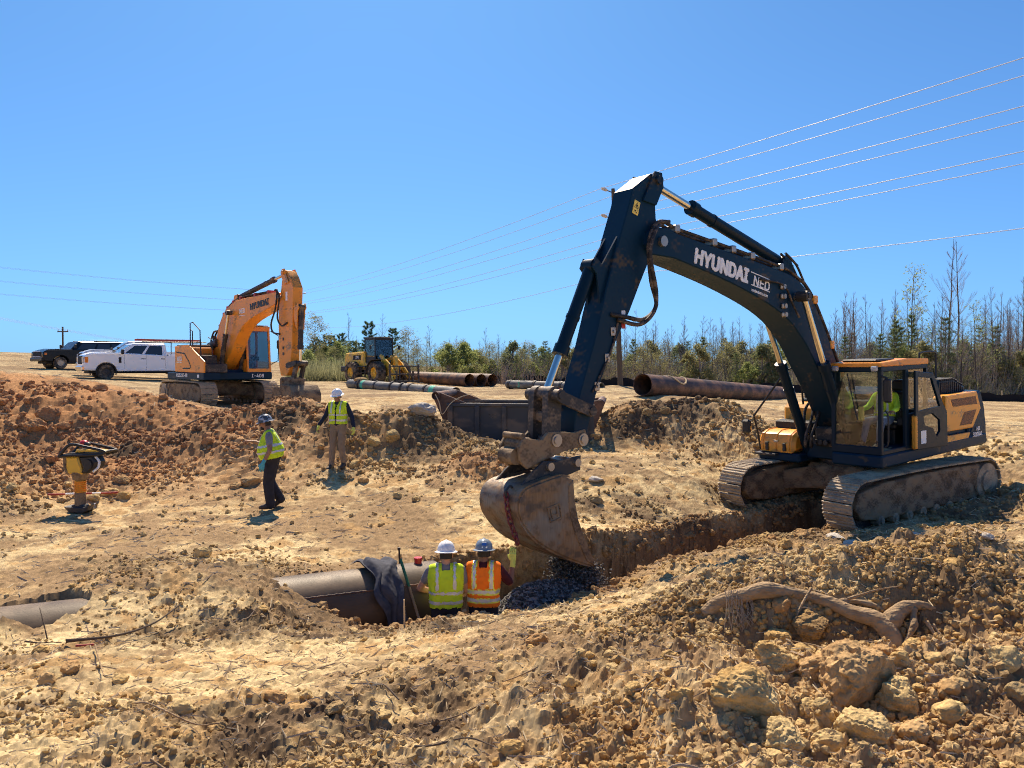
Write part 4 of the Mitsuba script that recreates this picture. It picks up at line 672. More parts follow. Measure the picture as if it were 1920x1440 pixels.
FL = at_ground(-9.96, 56.9, -47.5, .02)
LD = thing('wheel_loader', 'yellow wheel loader carrying a fork frame behind the long jointed pipe', 'wheel loader')
for x in (-1.62, 1.58):
    for s in (-1, 1):
        k = wheel(LD, FL, x, s * 1.08, .80, .60, s, 'loader_yellow', rimr=.52)
        a = [move(box(-.05, .05, -.30, .02, .775, .825, .01), R=rot((0, 1, 0), i * 18) @ rot((0, 0, 1), 28)) for i in range(20)] + [move(box(-.05, .05, -.02, .30, .775, .825, .01), R=rot((0, 1, 0), i * 18 + 9) @ rot((0, 0, 1), -28)) for i in range(20)]
        add('tread', cat(*a), 'dusty_tyre', k, FL @ M4((x, s * 1.08, .80)))
add('rear_frame', cat(box(-2.9, .2, -.55, .55, .65, 1.25, .05), box(-3.45, -2.6, -1.1, 1.1, .85, 1.30, .06)), 'dark_steel', LD, FL)
hd = add('engine_hood', cat(prism([(-3.15, 1.25), (-3.20, 1.95), (-3.0, 2.28), (-.45, 2.36), (-.30, 1.25)], -.92, .92, .08)), 'loader_yellow', LD, FL, smooth=40)
add('vent', box(-1.9, -.8, -.93, -.915, 1.75, 2.10), 'radiator_dark', hd, FL); add('model_decal', cat(side_text('270', -1.55, 1.86, -.93, .17, .42, -1, depth=.006)), 'decal_white', hd, FL)
for s in (-1, 1):
    add('platform', cat(box(-2.4, .2, s * 1.02 - .16, s * 1.02 + .16, 1.22, 1.30, .02), *[box(-.45, .05, s * 1.10 - .06, s * 1.10 + .06, z, z + .05) for z in (.5, .8, 1.05)], box(-.48, -.43, s * 1.1 - .04, s * 1.1 + .04, .48, 1.25), box(.03, .08, s * 1.1 - .04, s * 1.1 + .04, .48, 1.25)), 'dark_steel', LD, FL)
    add('front_fender', strip([(1.58 + .95 * math.cos(t), .80 + .95 * math.sin(t)) for t in np.linspace(PI, PI * .45, 9)], s * 1.08 - .32, s * 1.08 + .32, .03), 'dark_steel', LD, FL)
kc, _ = cab(LD, FL, -.55, .95, -.78, .78, 1.45, 3.32, 'black_plastic', 'black_plastic', .10, glass='tinted_glass')
add('cab_base', cat(prism([(-.70, 1.0), (-.70, 1.85), (-.2, 1.5), (1.0, 1.45), (1.25, 1.35), (1.25, 1.0)], -.86, .86, .04)), 'loader_yellow', LD, FL)
add('front_frame', cat(box(.6, 2.1, -.48, .48, .6, 1.35, .05), *[prism([(1.2, 1.2), (1.55, 1.3), (1.45, 2.05), (1.15, 2.1)], s * .42 - .04, s * .42 + .04, .01) for s in (-1, 1)]), 'loader_yellow', LD, FL)
for s in (-1, 1): add('lift_arm', prism([(1.15, 1.98), (1.30, 2.14), (2.35, 1.55), (3.25, .75), (3.42, .45), (3.20, .38), (2.95, .58), (2.15, 1.22)], s * .55 - .06, s * .55 + .06, .015), 'loader_yellow', LD, FL)
add('cross_tube', cyl((2.42, -.6, 1.18), (2.42, .6, 1.18), .16), 'loader_yellow', LD, FL)
add('bellcrank', prism([(2.30, 1.0), (2.12, 1.95), (2.30, 2.10), (2.48, 1.95), (2.58, 1.3), (2.62, .6), (2.48, .55)], -.13, .13, .02), 'loader_yellow', LD, FL)
cylinder(LD, 'tilt_cylinder', FL, (1.25, 0, 1.72), (2.28, 0, 2.0), .62, .10, .06, 'loader_yellow')
fk = add('fork_frame', cat(*[box(3.42, 3.52, y - .06, y + .06, .12, 1.42, .01) for y in (-1.22, 1.22)], *[box(3.43, 3.51, y - .05, y + .05, .15, 1.30, .01) for y in (-.4, .4)], *[box(3.42, 3.52, -1.22, 1.22, z - .05, z + .05, .01) for z in (.22, .72, 1.28)], *[box(3.52, 4.70, y - .07, y + .07, .10, .15, .01) for y in (-.7, .7)], *[box(3.50, 3.57, y - .07, y + .07, .10, .95, .01) for y in (-.7, .7)]), 'dark_steel', LD, FL)
add('beacon_mirror', cat(box(.95, 1.05, 1.15, 1.30, 2.5, 2.8, .02), tube([(.9, .78, 2.9), (1.0, 1.2, 2.75)], .015), box(.95, 1.05, -1.30, -1.15, 2.5, 2.8, .02), tube([(.9, -.78, 2.9), (1.0, -1.2, 2.75)], .015)), 'black_plastic', LD, FL)

# ------------------------------------------------------------------ pipes, trench shield, fence, poles and wires
# the pipe being laid in the trench, and its earlier length to the left
tu = unit(A(.86, .51, -.03)); pc = A(-1.79, 9.9, -.36)
TP = thing('steel_pipe', 'long brown steel pipe lying in the trench beside the two workers', 'pipe')
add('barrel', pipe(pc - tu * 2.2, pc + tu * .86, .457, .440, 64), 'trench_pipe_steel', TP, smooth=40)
add('weld_seam', tube([pc + tu * t + A(.0, 0, 0) + (A(.51, -.86, 0) * .80 + A(0, 0, .60)) * .459 for t in (-2.1, .85)], .012, 6), 'rust_steel', TP)
LP = thing('steel_pipe', 'dusty steel pipe surfacing from the soil at the left edge', 'pipe')
pl = A(-4.93, 8.04, -.25)
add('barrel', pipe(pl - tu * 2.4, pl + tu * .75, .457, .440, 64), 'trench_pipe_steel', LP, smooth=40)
add('weld_seam', tube([pl + tu * t + (A(.51, -.86, 0) * .80 + A(0, 0, .60)) * .459 for t in (-2.3, .74)], .012, 6), 'rust_steel', LP)
for i, (x, y, w) in enumerate(((-3.03, 55.0, 'nearest to the loader of the three ends'), (-2.22, 55.65, 'in the middle of three'), (-1.42, 56.3, 'rightmost of the three ends'))):
    d = A(-.62, .785, .012); z = gz(x, y) + .46; k = thing('steel_pipe', 'rusty steel pipe stacked beside the wheel loader, ' + w, 'pipe', 'rusty pipes lying side by side')
    add('barrel', pipe(A(x, y, z), A(x, y, z) + d * 12, .457, .435, 40), 'rust_steel', k, smooth=40)
BP = thing('steel_pipe', 'big brown steel pipe on timber skids with a tan sling around it', 'pipe'); b0, bd = A(5.44, 32.0, 1.96), unit(A(.652, .757, -.056))
add('barrel', pipe(b0, b0 + bd * 16, .457, .435, 48), 'rust_steel', BP, smooth=40)
bu = unit(np.cross(bd, A(0, 0, 1)))  # to the camera's side
s0 = b0 + bd * 2.2
sl = [s0 + bd * q + bu * .47 * math.sin(t) + A(0, 0, .47 * math.cos(t)) for q, t in ((-.30, -.2), (-.22, .3), (-.02, .8), (.25, 1.15), (.50, 1.25), (.78, 1.1), (.98, .7), (1.08, .2), (1.12, -.1))]
solo('lifting_sling', tube(curve(sl, 40), .035, 8), 'dry_straw', 'tan webbing sling looped over the big brown pipe', 'sling', smooth=True)
for i, (a, h, o) in enumerate(((-.5, .0, -.25), (.1, .10, .1), (.7, .0, -.1))):
    c = b0 + bd * (.8 + a) + A(0, 0, -.58 + h); 
    solo('timber_block', move(box(-1.0, 1.0, -.10, .10, -.065, .065, .01), c + bu * o, np.stack([unit(bu * .5 + bd * .85) * A(1, 1, 0), unit(np.cross(A(0, 0, 1), unit((bu * .5 + bd * .85) * A(1, 1, 0)))), A(0, 0, 1)], 1)), 'timber', 'weathered timber block under the open end of the big brown pipe', 'timber', 'timbers under the big pipe')
def jointed(k, p0, p1, r, bands, marks):
    d = unit(p1 - p0); L = np.linalg.norm(p1 - p0)
    add('barrel', pipe(p0, p1, r, r * .94, 40), 'grey_pipe', k, smooth=40)
    for t, w, s in bands: add('coupling', pipe(p0 + d * (t * L - w), p0 + d * (t * L + w), r * s, r * .9, 32), 'dark_steel', k, smooth=40)
    for t, w in marks: add('paint_mark', pipe(p0 + d * (t * L - w), p0 + d * (t * L + w), r * 1.006, r * .98, 32), 'green_mark', k, smooth=40)
JP = thing('jointed_pipe', 'long dark grey pipe with couplings and green marks in front of the loader', 'pipe')
jointed(JP, A(-9.9, 47.0, 1.66), A(-2.77, 38.0, 1.42), .28, [(.12, .16, 1.3), (.30, .07, 1.12), (.46, .06, 1.22), (.56, .07, 1.22), (.63, .09, 1.15), (.77, .07, 1.15)], [(.165, .16), (.83, .22)])
solo('mud_lump', ball((-9.05, 46.0, 1.92), (.42, .3, .16), 3), 'clay_soil', 'lump of mud resting on the left part of the jointed pipe', 'mud')
JP2 = thing('jointed_pipe', 'short dark pipe with a green number 3 lying beyond the trench shield', 'pipe')
q0, q1 = A(-.25, 52.0, 1.52), A(5.25, 45.0, 1.50); jointed(JP2, q0, q1, .28, [(.035, .12, 1.12), (.33, .10, 1.15), (.62, .1, 1.12)], [])
dq = unit(q1 - q0); nq = unit(np.cross(dq, A(0, 0, 1))) * 1.0
add('number', move(lettering('3', .34, .20, .02), q0 + dq * 1.35 + nq * .275 + A(0, 0, -.15), np.stack([dq, A(0, 0, 1), nq], 1)), 'green_mark', JP2)

TB = thing('trench_shield', 'dark steel trench shield with a spreader pipe behind the working bucket', 'trench shield')
ta = math.degrees(math.atan2(-.14, .98)); FB = frame((-1.72, 20.5, .55), ta)
for y, nm in ((0, 'near'), (2.2, 'far')):
    w_ = add('side_wall', cat(box(0, 3.9, y - .05, y + .05, 0, 1.16, .01), box(-.02, 3.92, y - .10, y + .10, 1.10, 1.19, .015), box(-.02, 3.92, y - .10, y + .10, 0, .10, .015)), 'shield_steel', TB, FB)
    for x in (.10, .82, 1.54, 2.26, 2.98, 3.70): add('rib', box(x - .06, x + .06, y - .13, y + .13, .08, 1.12, .01), 'shield_steel', w_, FB)
    add('end_plate', prism([(-.02, .5), (-.40, 1.36), (-.36, 1.46), (-.24, 1.48), (.55, 1.18), (.55, .5)], y - .04, y + .04, .01), 'rust_steel', TB, FB)
    add('end_plate', prism([(3.9, .5), (4.18, 1.24), (4.10, 1.30), (3.4, 1.18), (3.4, .5)], y - .04, y + .04, .01), 'rust_steel', TB, FB)
add('spreader_pipe', pipe((-.30, -.12, 1.38), (-.30, 2.3, 1.38), .11, .09, 24), 'rust_steel', TB, FB, smooth=40); add('spreader_pipe', pipe((4.05, 0, 1.2), (4.05, 2.2, 1.2), .11, .09, 24), 'rust_steel', TB, FB, smooth=40)
add('wall_stencil', cat(side_text('TSG', 1.10, .80, -.05, .10, .22, -1, depth=.004)), 'dark_steel', TB, FB)
add('rope', tube(curve([(-.3, -.14, 1.42), (-.18, -.2, 1.2), (-.1, -.18, .9), (.15, -.12, 1.22), (.5, .3, 1.4), (.6, 1.1, 1.3)], 30), .012, 6), 'dry_straw', TB, FB)
fz = gz(2.05, 33.5); FC = M4((2.02, 33.5, fz - .02))
RC = thing('fuel_can', 'small red fuel can standing beyond the trench shield', 'fuel can')
add('can', box(-.24, .24, -.16, .16, 0, .30, .06), 'red_cap', RC, FC, smooth=40); add('grip', tube(curve([(-.14, 0, .28), (-.10, 0, .40), (.08, 0, .40), (.14, 0, .28)], 12), .025), 'red_cap', RC, FC); add('spout', cyl((.2, 0, .28), (.34, 0, .34), .035), 'black_plastic', RC, FC)

SFk = thing('silt_fence', 'low black silt fence along the foot of the far tree line', 'fence')
sf = np.array([(-4.5, 66), (-1.0, 62), (4, 61), (8.5, 60), (14, 59.5), (20, 59), (26, 58.5), (33, 58), (41, 57), (52, 55)], float)
seg = np.linspace(0, len(sf) - 1, 160); sx = np.interp(seg, range(len(sf)), sf[:, 0]); sy = np.interp(seg, range(len(sf)), sf[:, 1]); sz = ground(sx, sy, False)[0]
hh = .62 + .10 * np.sin(seg * 9) + .06 * np.sin(seg * 31); n = len(sx); V = np.vstack([np.stack([sx, sy, sz - .2], 1), np.stack([sx, sy + .05 * np.sin(seg * 17), sz + hh], 1)]); i = np.arange(n - 1)
add('cloth', tm(np.vstack([V, V + A(0, .01, 0)]), np.vstack([np.stack([i, i + 1, n + i + 1], 1), np.stack([i, n + i + 1, n + i], 1), 2 * n + np.stack([i, n + i + 1, i + 1], 1), 2 * n + np.stack([i, n + i, n + i + 1], 1)])), 'silt_cloth', SFk, smooth=False)
for j in range(2, n, 5): add('stake', box(sx[j] - .03, sx[j] + .03, sy[j] + .06, sy[j] + .12, sz[j] - .2, sz[j] + hh[j] + .34), 'timber' if j % 2 else 'dry_straw', SFk)

wd = unit(A(.487, -.873, 0)); wp = A(.873, .487, 0)
def power_pole(x, y, top, label, arm=.85, base=None, lean=0.0):
    k = thing('utility_pole', label, 'utility pole', None); b = gz(x, y) - .3 if base is None else base
    add('shaft', tube([(x + lean, y, b), (x, y, top)], [.17, .11], 14), 'pole_wood', k)
    for dz in (.25, 1.85, 3.35):
        for s in (-1, 1):
            p = A(x, y, top - dz); e = p + wp * s * arm + A(0, 0, .18)
            add('arm', tube([p, p + (e - p) * .55], .035), 'dark_steel', k); add('insulator', cat(cyl(p + (e - p) * .55, e, .075, n=12), *[cyl(p + (e - p) * q, p + (e - p) * (q + .06), .10, n=12) for q in (.6, .72, .84)]), 'insulator', k)
    return [A(x, y, top - dz) + wp * s * arm + A(0, 0, .18) for dz in (.25, 1.85, 3.35) for s in (-1, 1)] + [A(x, y, top - 5.25)]
W1 = power_pole(6.15, 47, 13.55, 'tall wooden utility pole behind the raised arm of the large excavator', lean=.50)
W2 = power_pole(-31.6, 115, 13.85, 'distant wooden utility pole behind the arm of the orange excavator')
W0 = [p + A(37.9, -68, .3) for p in W1]; W3 = [p + A(-44, -41, 1.6) for p in W2]
names = ['top left', 'top right', 'middle left', 'middle right', 'lower left', 'lower right', 'lowest']
def wire(a, b, sag, label, r=.0145, n=60):
    t = np.linspace(0, 1, n)[:, None]; solo('power_line', tube(a + (b - a) * t - A(0, 0, 1) * 4 * sag * t * (1 - t), r, 6), 'wire_metal', label, 'wire', 'power lines strung between the utility poles', smooth=True)
for i in range(7):
    s_ = 1.1 if i == 6 else .7
    wire(W1[i], W0[i], s_, f'bright {names[i]} wire rising from the tall pole to the upper right edge'); wire(W2[i], W1[i], s_, f'thin {names[i]} wire between the distant pole and the tall pole')
    if i < 6: wire(W3[i], W2[i], .6, f'thin {names[i]} wire from the distant pole to the left edge of the sky', .010)
fp = A(-111, 190, 0); fk = thing('utility_pole', 'tiny far utility pole with one crossarm above the black wagon', 'utility pole')
add('shaft', tube([(fp[0], fp[1], 1), (fp[0], fp[1], 12.6)], .20, 10), 'pole_wood', fk); add('crossarm', box(fp[0] - 1.3, fp[0] + 1.3, fp[1] - .1, fp[1] + .1, 11.3, 11.55), 'pole_wood', fk)
for s, nm in ((-1.15, 'left'), (0, 'middle'), (1.15, 'right')):
    add('insulator', cyl((fp[0] + s, fp[1], 11.5), (fp[0] + s, fp[1], 11.95), .10, n=8), 'insulator', fk)
    wire(A(fp[0] + s, fp[1], 11.9), A(-118 + s, 130, 18.0), .5, f'{nm} of three distant wires climbing left from the tiny far utility pole', .022); wire(A(fp[0] + s, fp[1], 11.9), A(-96 + s, 270, 7.5), .8, f'{nm} of three distant wires dropping right from the tiny far utility pole', .022)

# gravel: the bed in the trench and what falls from the bucket
def stones(pts, sizes, seed, sub=0):
    r = np.random.default_rng(seed); base = trimesh.creation.icosphere(subdivisions=sub) if sub else trimesh.creation.icosahedron(); bv, bf = np.asarray(base.vertices), np.asarray(base.faces); n = len(pts)
    Q = r.normal(size=(n, 4)); Q /= np.linalg.norm(Q, axis=1, keepdims=True); w, x, y, z = Q.T
    R = np.stack([1 - 2 * (y * y + z * z), 2 * (x * y - z * w), 2 * (x * z + y * w), 2 * (x * y + z * w), 1 - 2 * (x * x + z * z), 2 * (y * z - x * w), 2 * (x * z - y * w), 2 * (y * z + x * w), 1 - 2 * (x * x + y * y)], 1).reshape(n, 3, 3)
    S = np.asarray(sizes)[:, None] * r.uniform(.65, 1.2, (n, 3)); J = bv[None] * (1 + r.uniform(-.22, .22, (n, len(bv), 1)))
    V = np.einsum('nij,nkj->nki', R, J * S[:, None]) + np.asarray(pts)[:, None]
    return tm(V.reshape(-1, 3), (bf[None] + (np.arange(n) * len(bv))[:, None, None]).reshape(-1, 3))
gx, gy = np.meshgrid(np.linspace(-1.3, 3.2, 90), np.linspace(9.3, 13.6, 90)); gx, gy = gx.ravel(), gy.ravel()
_, gt, gs = trench(gx, gy)
def bed(x, y): return -1.10 + .62 * np.exp(-((x - .75) / .95) ** 2 - ((y - 11.2) / .70) ** 2) + .50 * np.exp(-((x - .15) / .48) ** 2 - ((y - 10.55) / .55) ** 2) + (meshkit.fbm(np.stack([x * 2.5, y * 2.5, x * 0], 1), 3) - .5) * .10
gv = np.stack([gx, gy, bed(gx, gy)], 1); ii = (np.arange(89)[:, None] * 90 + np.arange(89)[None]).ravel()
gf = np.vstack([np.stack([ii, ii + 1, ii + 91], 1), np.stack([ii, ii + 91, ii + 90], 1)]); ok = np.abs(trench(gv[gf].mean(1)[:, 0], gv[gf].mean(1)[:, 1])[0]) >= 0; ok = (trench(gv[gf].mean(1)[:, 0], gv[gf].mean(1)[:, 1])[0] > -.35)
r = np.random.default_rng(5); px_, py_ = r.uniform(-1.2, 3.0, 14500), r.uniform(9.4, 13.4, 14500); k_ = (trench(px_, py_)[0] > -.12) & (bed(px_, py_) > -1.02); px_, py_ = px_[k_], py_[k_]
solo('gravel', cat(tm(gv, gf[ok]), stones(np.stack([px_, py_, bed(px_, py_) + .008], 1), r.uniform(.010, .028, len(px_)), 6)), 'gravel_stone', 'dark grey gravel bedding heaped in the trench under the bucket', 'gravel', smooth=False)
labels['gravel']['kind'] = 'stuff'; labels['gravel'].pop('category', None)
tip = (X1 @ np.array([8.30, 0, .34, 1]))[:3]; lat = X1[:3, 1]
n = 2600; h = r.random(n) ** .7; pp = tip + lat * r.uniform(-.46, .46, n)[:, None] + r.normal(size=(n, 3)) * (.03 + .09 * h)[:, None] + A(0, 0, -1) * ((tip[2] + .52) * h)[:, None] + A(.04, -.10, 0) * h[:, None]
solo('gravel', stones(pp, r.uniform(.008, .024, n), 8), 'gravel_stone', 'gravel falling from the lip of the tipped bucket', 'gravel', smooth=False); labels['gravel_001']['kind'] = 'stuff'; labels['gravel_001'].pop('category', None)

# rammer, tools and small things
TX, TY = -7.98, 14.15; FR = frame((TX, TY, gz(TX, TY, True) + .0), -8)
RM = thing('rammer', 'yellow and black tamping rammer with orange bellows standing on the clay', 'rammer')
add('foot', cat(prism([(-.20, .06), (-.24, .11), (-.18, .10), (.16, .10), (.26, .14), (.24, .05), (.14, .0), (-.12, .0)], -.14, .14, .01), box(-.12, .12, -.10, .10, .08, .14, .02)), 'dark_steel', RM, FR)
add('leg', lathe([(.10, .12), (.095, .3), (.09, .36)], 24), 'muddy_steel', RM, FR, smooth=True)
add('bellows', lathe([(.08, .35)] + [q for i in range(6) for q in ((.082, .362 + i * .037), (.112, .374 + i * .037), (.112, .388 + i * .037), (.082, .398 + i * .037))] + [(.085, .60)], 28), 'orange_paint', RM, FR)
add('collar', lathe([(.095, .585), (.125, .62), (.145, .70), (.15, .74), (.10, .75)], 24), 'muddy_steel', RM, FR)
add('shell', cat(prism([(-.20, .70), (-.255, .82), (-.26, 1.05), (-.18, 1.06), (-.17, .80), (-.10, .70)], -.14, .14, .03)), 'muddy_steel', RM, FR)
add('engine_cover', cat(prism([(-.16, .71), (-.19, .82), (-.19, 1.03), (.05, 1.03), (.13, .80), (.12, .71)], -.135, .135, .025)), 'loader_yellow', RM, FR)
add('engine', cat(prism([(.11, .73), (.15, .82), (.07, 1.04), (.36, 1.06), (.43, .94), (.40, .84), (.24, .73)], -.145, .145, .03), cyl((.27, -.175, .90), (.27, -.14, .90), .09)), 'black_plastic', RM, FR)
add('engine_guard', tube(curve([(.38, -.10, 1.05), (.46, -.10, .95), (.44, -.10, .84), (.34, -.10, .76)], 12), .022), 'helmet_white', RM, FR)
add('top_plate', prism([(-.34, 1.03), (-.30, 1.07), (-.10, 1.10), (.50, 1.13), (.66, 1.15), (.64, 1.12), (.40, 1.06), (.0, 1.04)], -.17, .17, .02), 'black_plastic', RM, FR)
add('fuel_tank', cat(prism([(-.02, 1.10), (.02, 1.17), (.20, 1.17), (.45, 1.155), (.52, 1.14), (.30, 1.12)], -.13, .13, .02)), 'loader_yellow', RM, FR)
for s in (-1, 1): add('handle_bar', tube(curve([(-.30, s * .16, 1.03), (-.22, s * .17, 1.12), (-.05, s * .17, 1.26), (.25, s * .17, 1.22), (.62, s * .16, 1.14), (.45, s * .16, 1.08), (-.1, s * .16, 1.06), (-.30, s * .16, 1.03)], 30), 0.028), 'black_plastic', RM, FR)
add('cross_handle', cat(tube([(-.30, -.16, 1.03), (-.30, .16, 1.03)], .022), tube([(.62, -.16, 1.14), (.62, .16, 1.14)], .022), ball((.16, .0, 1.25), (.06, .05, .04))), 'black_plastic', RM, FR)
add('air_filter', ball((.05, .05, 1.27), (.08, .07, .05)), 'red_cap', RM, FR)
wb = thing('water_bottle', 'clear plastic water bottle lying beside the rammer foot', 'bottle'); FW = M4((TX + .33, TY - .12, gz(TX + .33, TY - .12, True)))
add('bottle', lathe([(.001, .0), (.032, .0), (.033, .12), (.028, .15), (.012, .18), (.012, .20)], 16), 'window_glass', wb, FW); add('cap', lathe([(.014, .20), (.014, .215), (.001, .215)], 12), 'decal_white', wb, FW)
rd = thing('survey_rod', 'red and white survey rod lying on the ground behind the rammer', 'survey rod')
ra, rb = A(-8.95, 14.75, gz(-8.95, 14.75, True) + .05), A(-7.74, 15.05, gz(-7.74, 15.05, True) + .10)
for i in range(8): add('segment', tube([ra + (rb - ra) * i / 8, ra + (rb - ra) * (i + 1) / 8], 0.019, 8), 'decal_white' if i in (2, 5) else 'rod_red', rd)
c_ = pc + tu * .62 + A(0, 0, .457); cp_ = thing('paint_can', 'small red capped can standing on the trench pipe', 'can')
add('can', cyl(c_ - A(0, 0, .01), c_ + A(0, 0, .05), .05), 'red_cap', cp_); add('lid', cyl(c_ + A(0, 0, .05), c_ + A(0, 0, .075), .056), 'red_cap', cp_)
c_ = A(-.52, 10.75, gz(-.52, 10.75, True) + .04); sp_ = thing('spray_can', 'white spray can with a green cap lying behind the workers', 'can')
add('can', cyl(c_, c_ + A(.20, .05, .0), .034), 'decal_white', sp_); add('cap', cyl(c_ - A(.06, .015, 0), c_, .032), 'green_mark', sp_); add('band', cyl(c_ + A(.08, .02, 0), c_ + A(.12, .03, 0), .0345), 'dark_steel', sp_)
sh = thing('shovel', 'shovel with a green handle leaning against the trench pipe', 'shovel'); h0, h1 = pc + tu * .30 + A(.09, -.17, .58), A(-.98, 9.36, -.92)
add('handle', tube([h0, h0 + (h1 - h0) * .28], .019, 10), 'handle_green', sh); add('shaft', tube([h0 + (h1 - h0) * .28, h1], .017, 10), 'timber', sh)
add('blade', along(hull([(x, .01 * y_, z) for x, z in ((-.1, 0), (.1, 0), (.11, .16), (.0, .30), (-.11, .16)) for y_ in (-.4, .4)]), h1, h1 - h0), 'dark_steel', sh)
q = A(-1.53, 10.55, gz(-1.53, 10.55, True)); solo('steel_stake', cat(tube([q - A(0, 0, .3), q + A(-.03, .0, .38)], .012, 8), cyl(q + A(-.03, 0, .37), q + A(-.03, 0, .40), .022, n=10)), 'black_plastic', 'thin black steel stake standing behind the trench pipe', 'stake')
q = A(-1.22, 8.88, -.15); solo('grade_stake', tube([q - A(.02, 0, .8), q + A(-.04, .02, .14)], .011, 8), 'dry_straw', 'thin pale stake standing in the trench below the draped jacket', 'stake')
# jacket draped over the pipe: cloth following the pipe, sagging off it
def jacket():
    uu, vv = np.meshgrid(np.linspace(0, 1, 60), np.linspace(0, 1, 90)); V = []
    for a, b in zip(uu.ravel(), vv.ravel()):
        t = -.26 + a * (.52 - .30 * b) + .34 * b ** 1.4 + .05 * math.sin(7 * b) + .03 * math.sin(19 * b + 3 * a); arc = -.55 + 2.75 * b ** (.9 + .25 * a)  # around the pipe from its far shoulder
        lift = .03 + .045 * (abs(math.sin(6.5 * a + 5 * b + 2.5 * meshkit.noise(np.array([[a * 3, b * 4, 9.]]))[0])) ** 1.3) + .05 * meshkit.noise(np.array([[a * 5, b * 7, 1.]]))[0] + .05 * math.exp(-((a - .3) / .25) ** 2 - ((b - .22) / .16) ** 2)
        R = .457 + lift; s = min(arc, 1.45); n = A(.51, -.86, 0) * math.sin(s) + A(0, 0, math.cos(s)); p = pc + tu * t + n * R
        if arc > 1.45: p = p - A(0, 0, 1) * (arc - 1.45) * .75
        V.append(p)
    n = 60; i = (np.arange(89)[:, None] * n + np.arange(59)[None]).ravel(); F = np.vstack([np.stack([i, i + 1, i + n + 1], 1), np.stack([i, i + n + 1, i + n], 1)]); V = np.array(V)
    m = tm(V, F); k = m.vertex_normals * .012; V2 = np.vstack([V, V - k]); N = len(V)
    return tm(V2, np.vstack([F, F[:, ::-1] + N]))
solo('jacket', jacket(), 'jacket_grey', 'dark grey hooded jacket draped over the trench pipe', 'jacket', smooth=True)

# ------------------------------------------------------------------ loose soil: boulders and clods one by one, crumbs as a mass
BOULDERS = [ (1.06, 3.39, 0.146), (1.71, 3.68, 0.192), (1.62, 3.86, 0.121), (1.57, 3.32, 0.120), (1.40, 4.01, 0.100), (1.74, 4.94, 0.082), (1.61, 4.18, 0.058), (1.98, 4.98, 0.104), (1.85, 3.59, 0.112), (1.15, 3.18, 0.088), (2.41, 3.70, 0.077), (1.42, 3.59, 0.055), (1.45, 3.53, 0.049), (2.07, 4.85, 0.074), (1.82, 5.11, 0.071), (1.76, 3.26, 0.077), (1.98, 3.41, 0.071), (1.39, 3.30, 0.069), (1.94, 3.96, 0.055), (2.14, 4.03, 0.056), (0.78, 3.48, 0.053), (0.61, 3.79, 0.047), (0.97, 3.65, 0.046), (0.00, 3.50, 0.058), (0.48, 5.95, 0.050), (-2.00, 4.50, 0.081), (-3.31, 5.67, 0.063), (-3.33, 5.55, 0.046), (-1.69, 4.34, 0.054), (-3.98, 6.41, 0.071), (-11.18, 20.81, 0.173), (-11.25, 18.42, 0.256), (-11.32, 18.08, 0.276), (-10.71, 18.27, 0.127), (-9.07, 18.42, 0.128), (-8.15, 15.92, 0.155), (-8.09, 14.78, 0.123), (-7.97, 15.14, 0.147), (-7.63, 14.98, 0.104), (-9.06, 18.42, 0.115), (-8.63, 17.65, 0.098), (-5.44, 15.88, 0.165), (-5.69, 15.71, 0.109), (2.16, 20.00, 0.181), (3.63, 20.48, 0.156), (4.11, 20.59, 0.143), (-3.50, 17.06, 0.118), (-3.20, 17.70, 0.135), (-2.78, 17.79, 0.173), (-1.19, 17.06, 0.142), (-4.42, 17.65, 0.098), (-3.07, 15.75, 0.109), (-2.19, 14.62, 0.091), (-1.81, 14.39, 0.080), (-0.61, 15.96, 0.089) ]
def lump(seed, sub, rough=.40):
    m = trimesh.creation.icosphere(subdivisions=sub); v = np.asarray(m.vertices, float); r_ = np.random.default_rng(seed)
    pl = r_.normal(size=(9, 3)); pl /= np.linalg.norm(pl, axis=1, keepdims=True); h = r_.uniform(.55, .95, 9)   # broken faces
    t = np.min(np.where(v @ pl.T > 1e-3, h / np.maximum(v @ pl.T, 1e-3), 9), 1); v = v * np.minimum(1, t)[:, None]
    v = v * (1 + rough * (meshkit.fbm(v * 1.6 + seed * 3.1, 3, seed) - .5) + .20 * (meshkit.fbm(v * 4.2 + seed, 4, seed + 5) - .5) + (.16 * (meshkit.fbm(v * 11 + seed, 3, seed + 7) - .5) if sub > 3 else 0) - .08 * np.clip(.10 - np.abs(meshkit.fbm(v * 2.4 + seed, 2, seed + 9) - .5), 0, .1) * 10)[:, None]
    return tm(v, m.faces)
TONES = [(0, 0), (.05, .45), (.45, .1), (.95, .05)]
def toned(m, t): return np.tile(np.array([TONES[t]], float), (len(m.vertices), 1))
_protos = {}
def clod_dict(shape, tone, sub=3):
    if (shape, tone, sub) not in _protos:
        m = lump(shape, sub); _protos[shape, tone, sub] = mikit.ply(m, 'clay_soil', smooth=False, uv=toned(m, tone))
    return _protos[shape, tone, sub]
def tone_at(x, y):
    _, red, dark, _, _ = masks(np.array([x]), np.array([y])); u = random.random()
    return 3 if red[0] > .55 + .2 * u else 1 if dark[0] > .25 + .5 * u else 2 if u > .75 else 0
LABELLED = {0: 'biggest rounded yellow clay boulder low in the foreground heap', 1: 'broad slab-like clay boulder in the middle of the foreground heap', 3: 'knobbly yellow clod at the bottom edge, below the broad clay slab', 4: 'brown clay lump standing up left of the slab in the foreground heap',
            25: 'lone dark clod in the lower left foreground', 31: 'dark split boulder on the slope left of the rammer', 35: 'reddish boulder on the ramp edge right of the rammer', 41: 'yellow boulder lying left of the walking worker'}
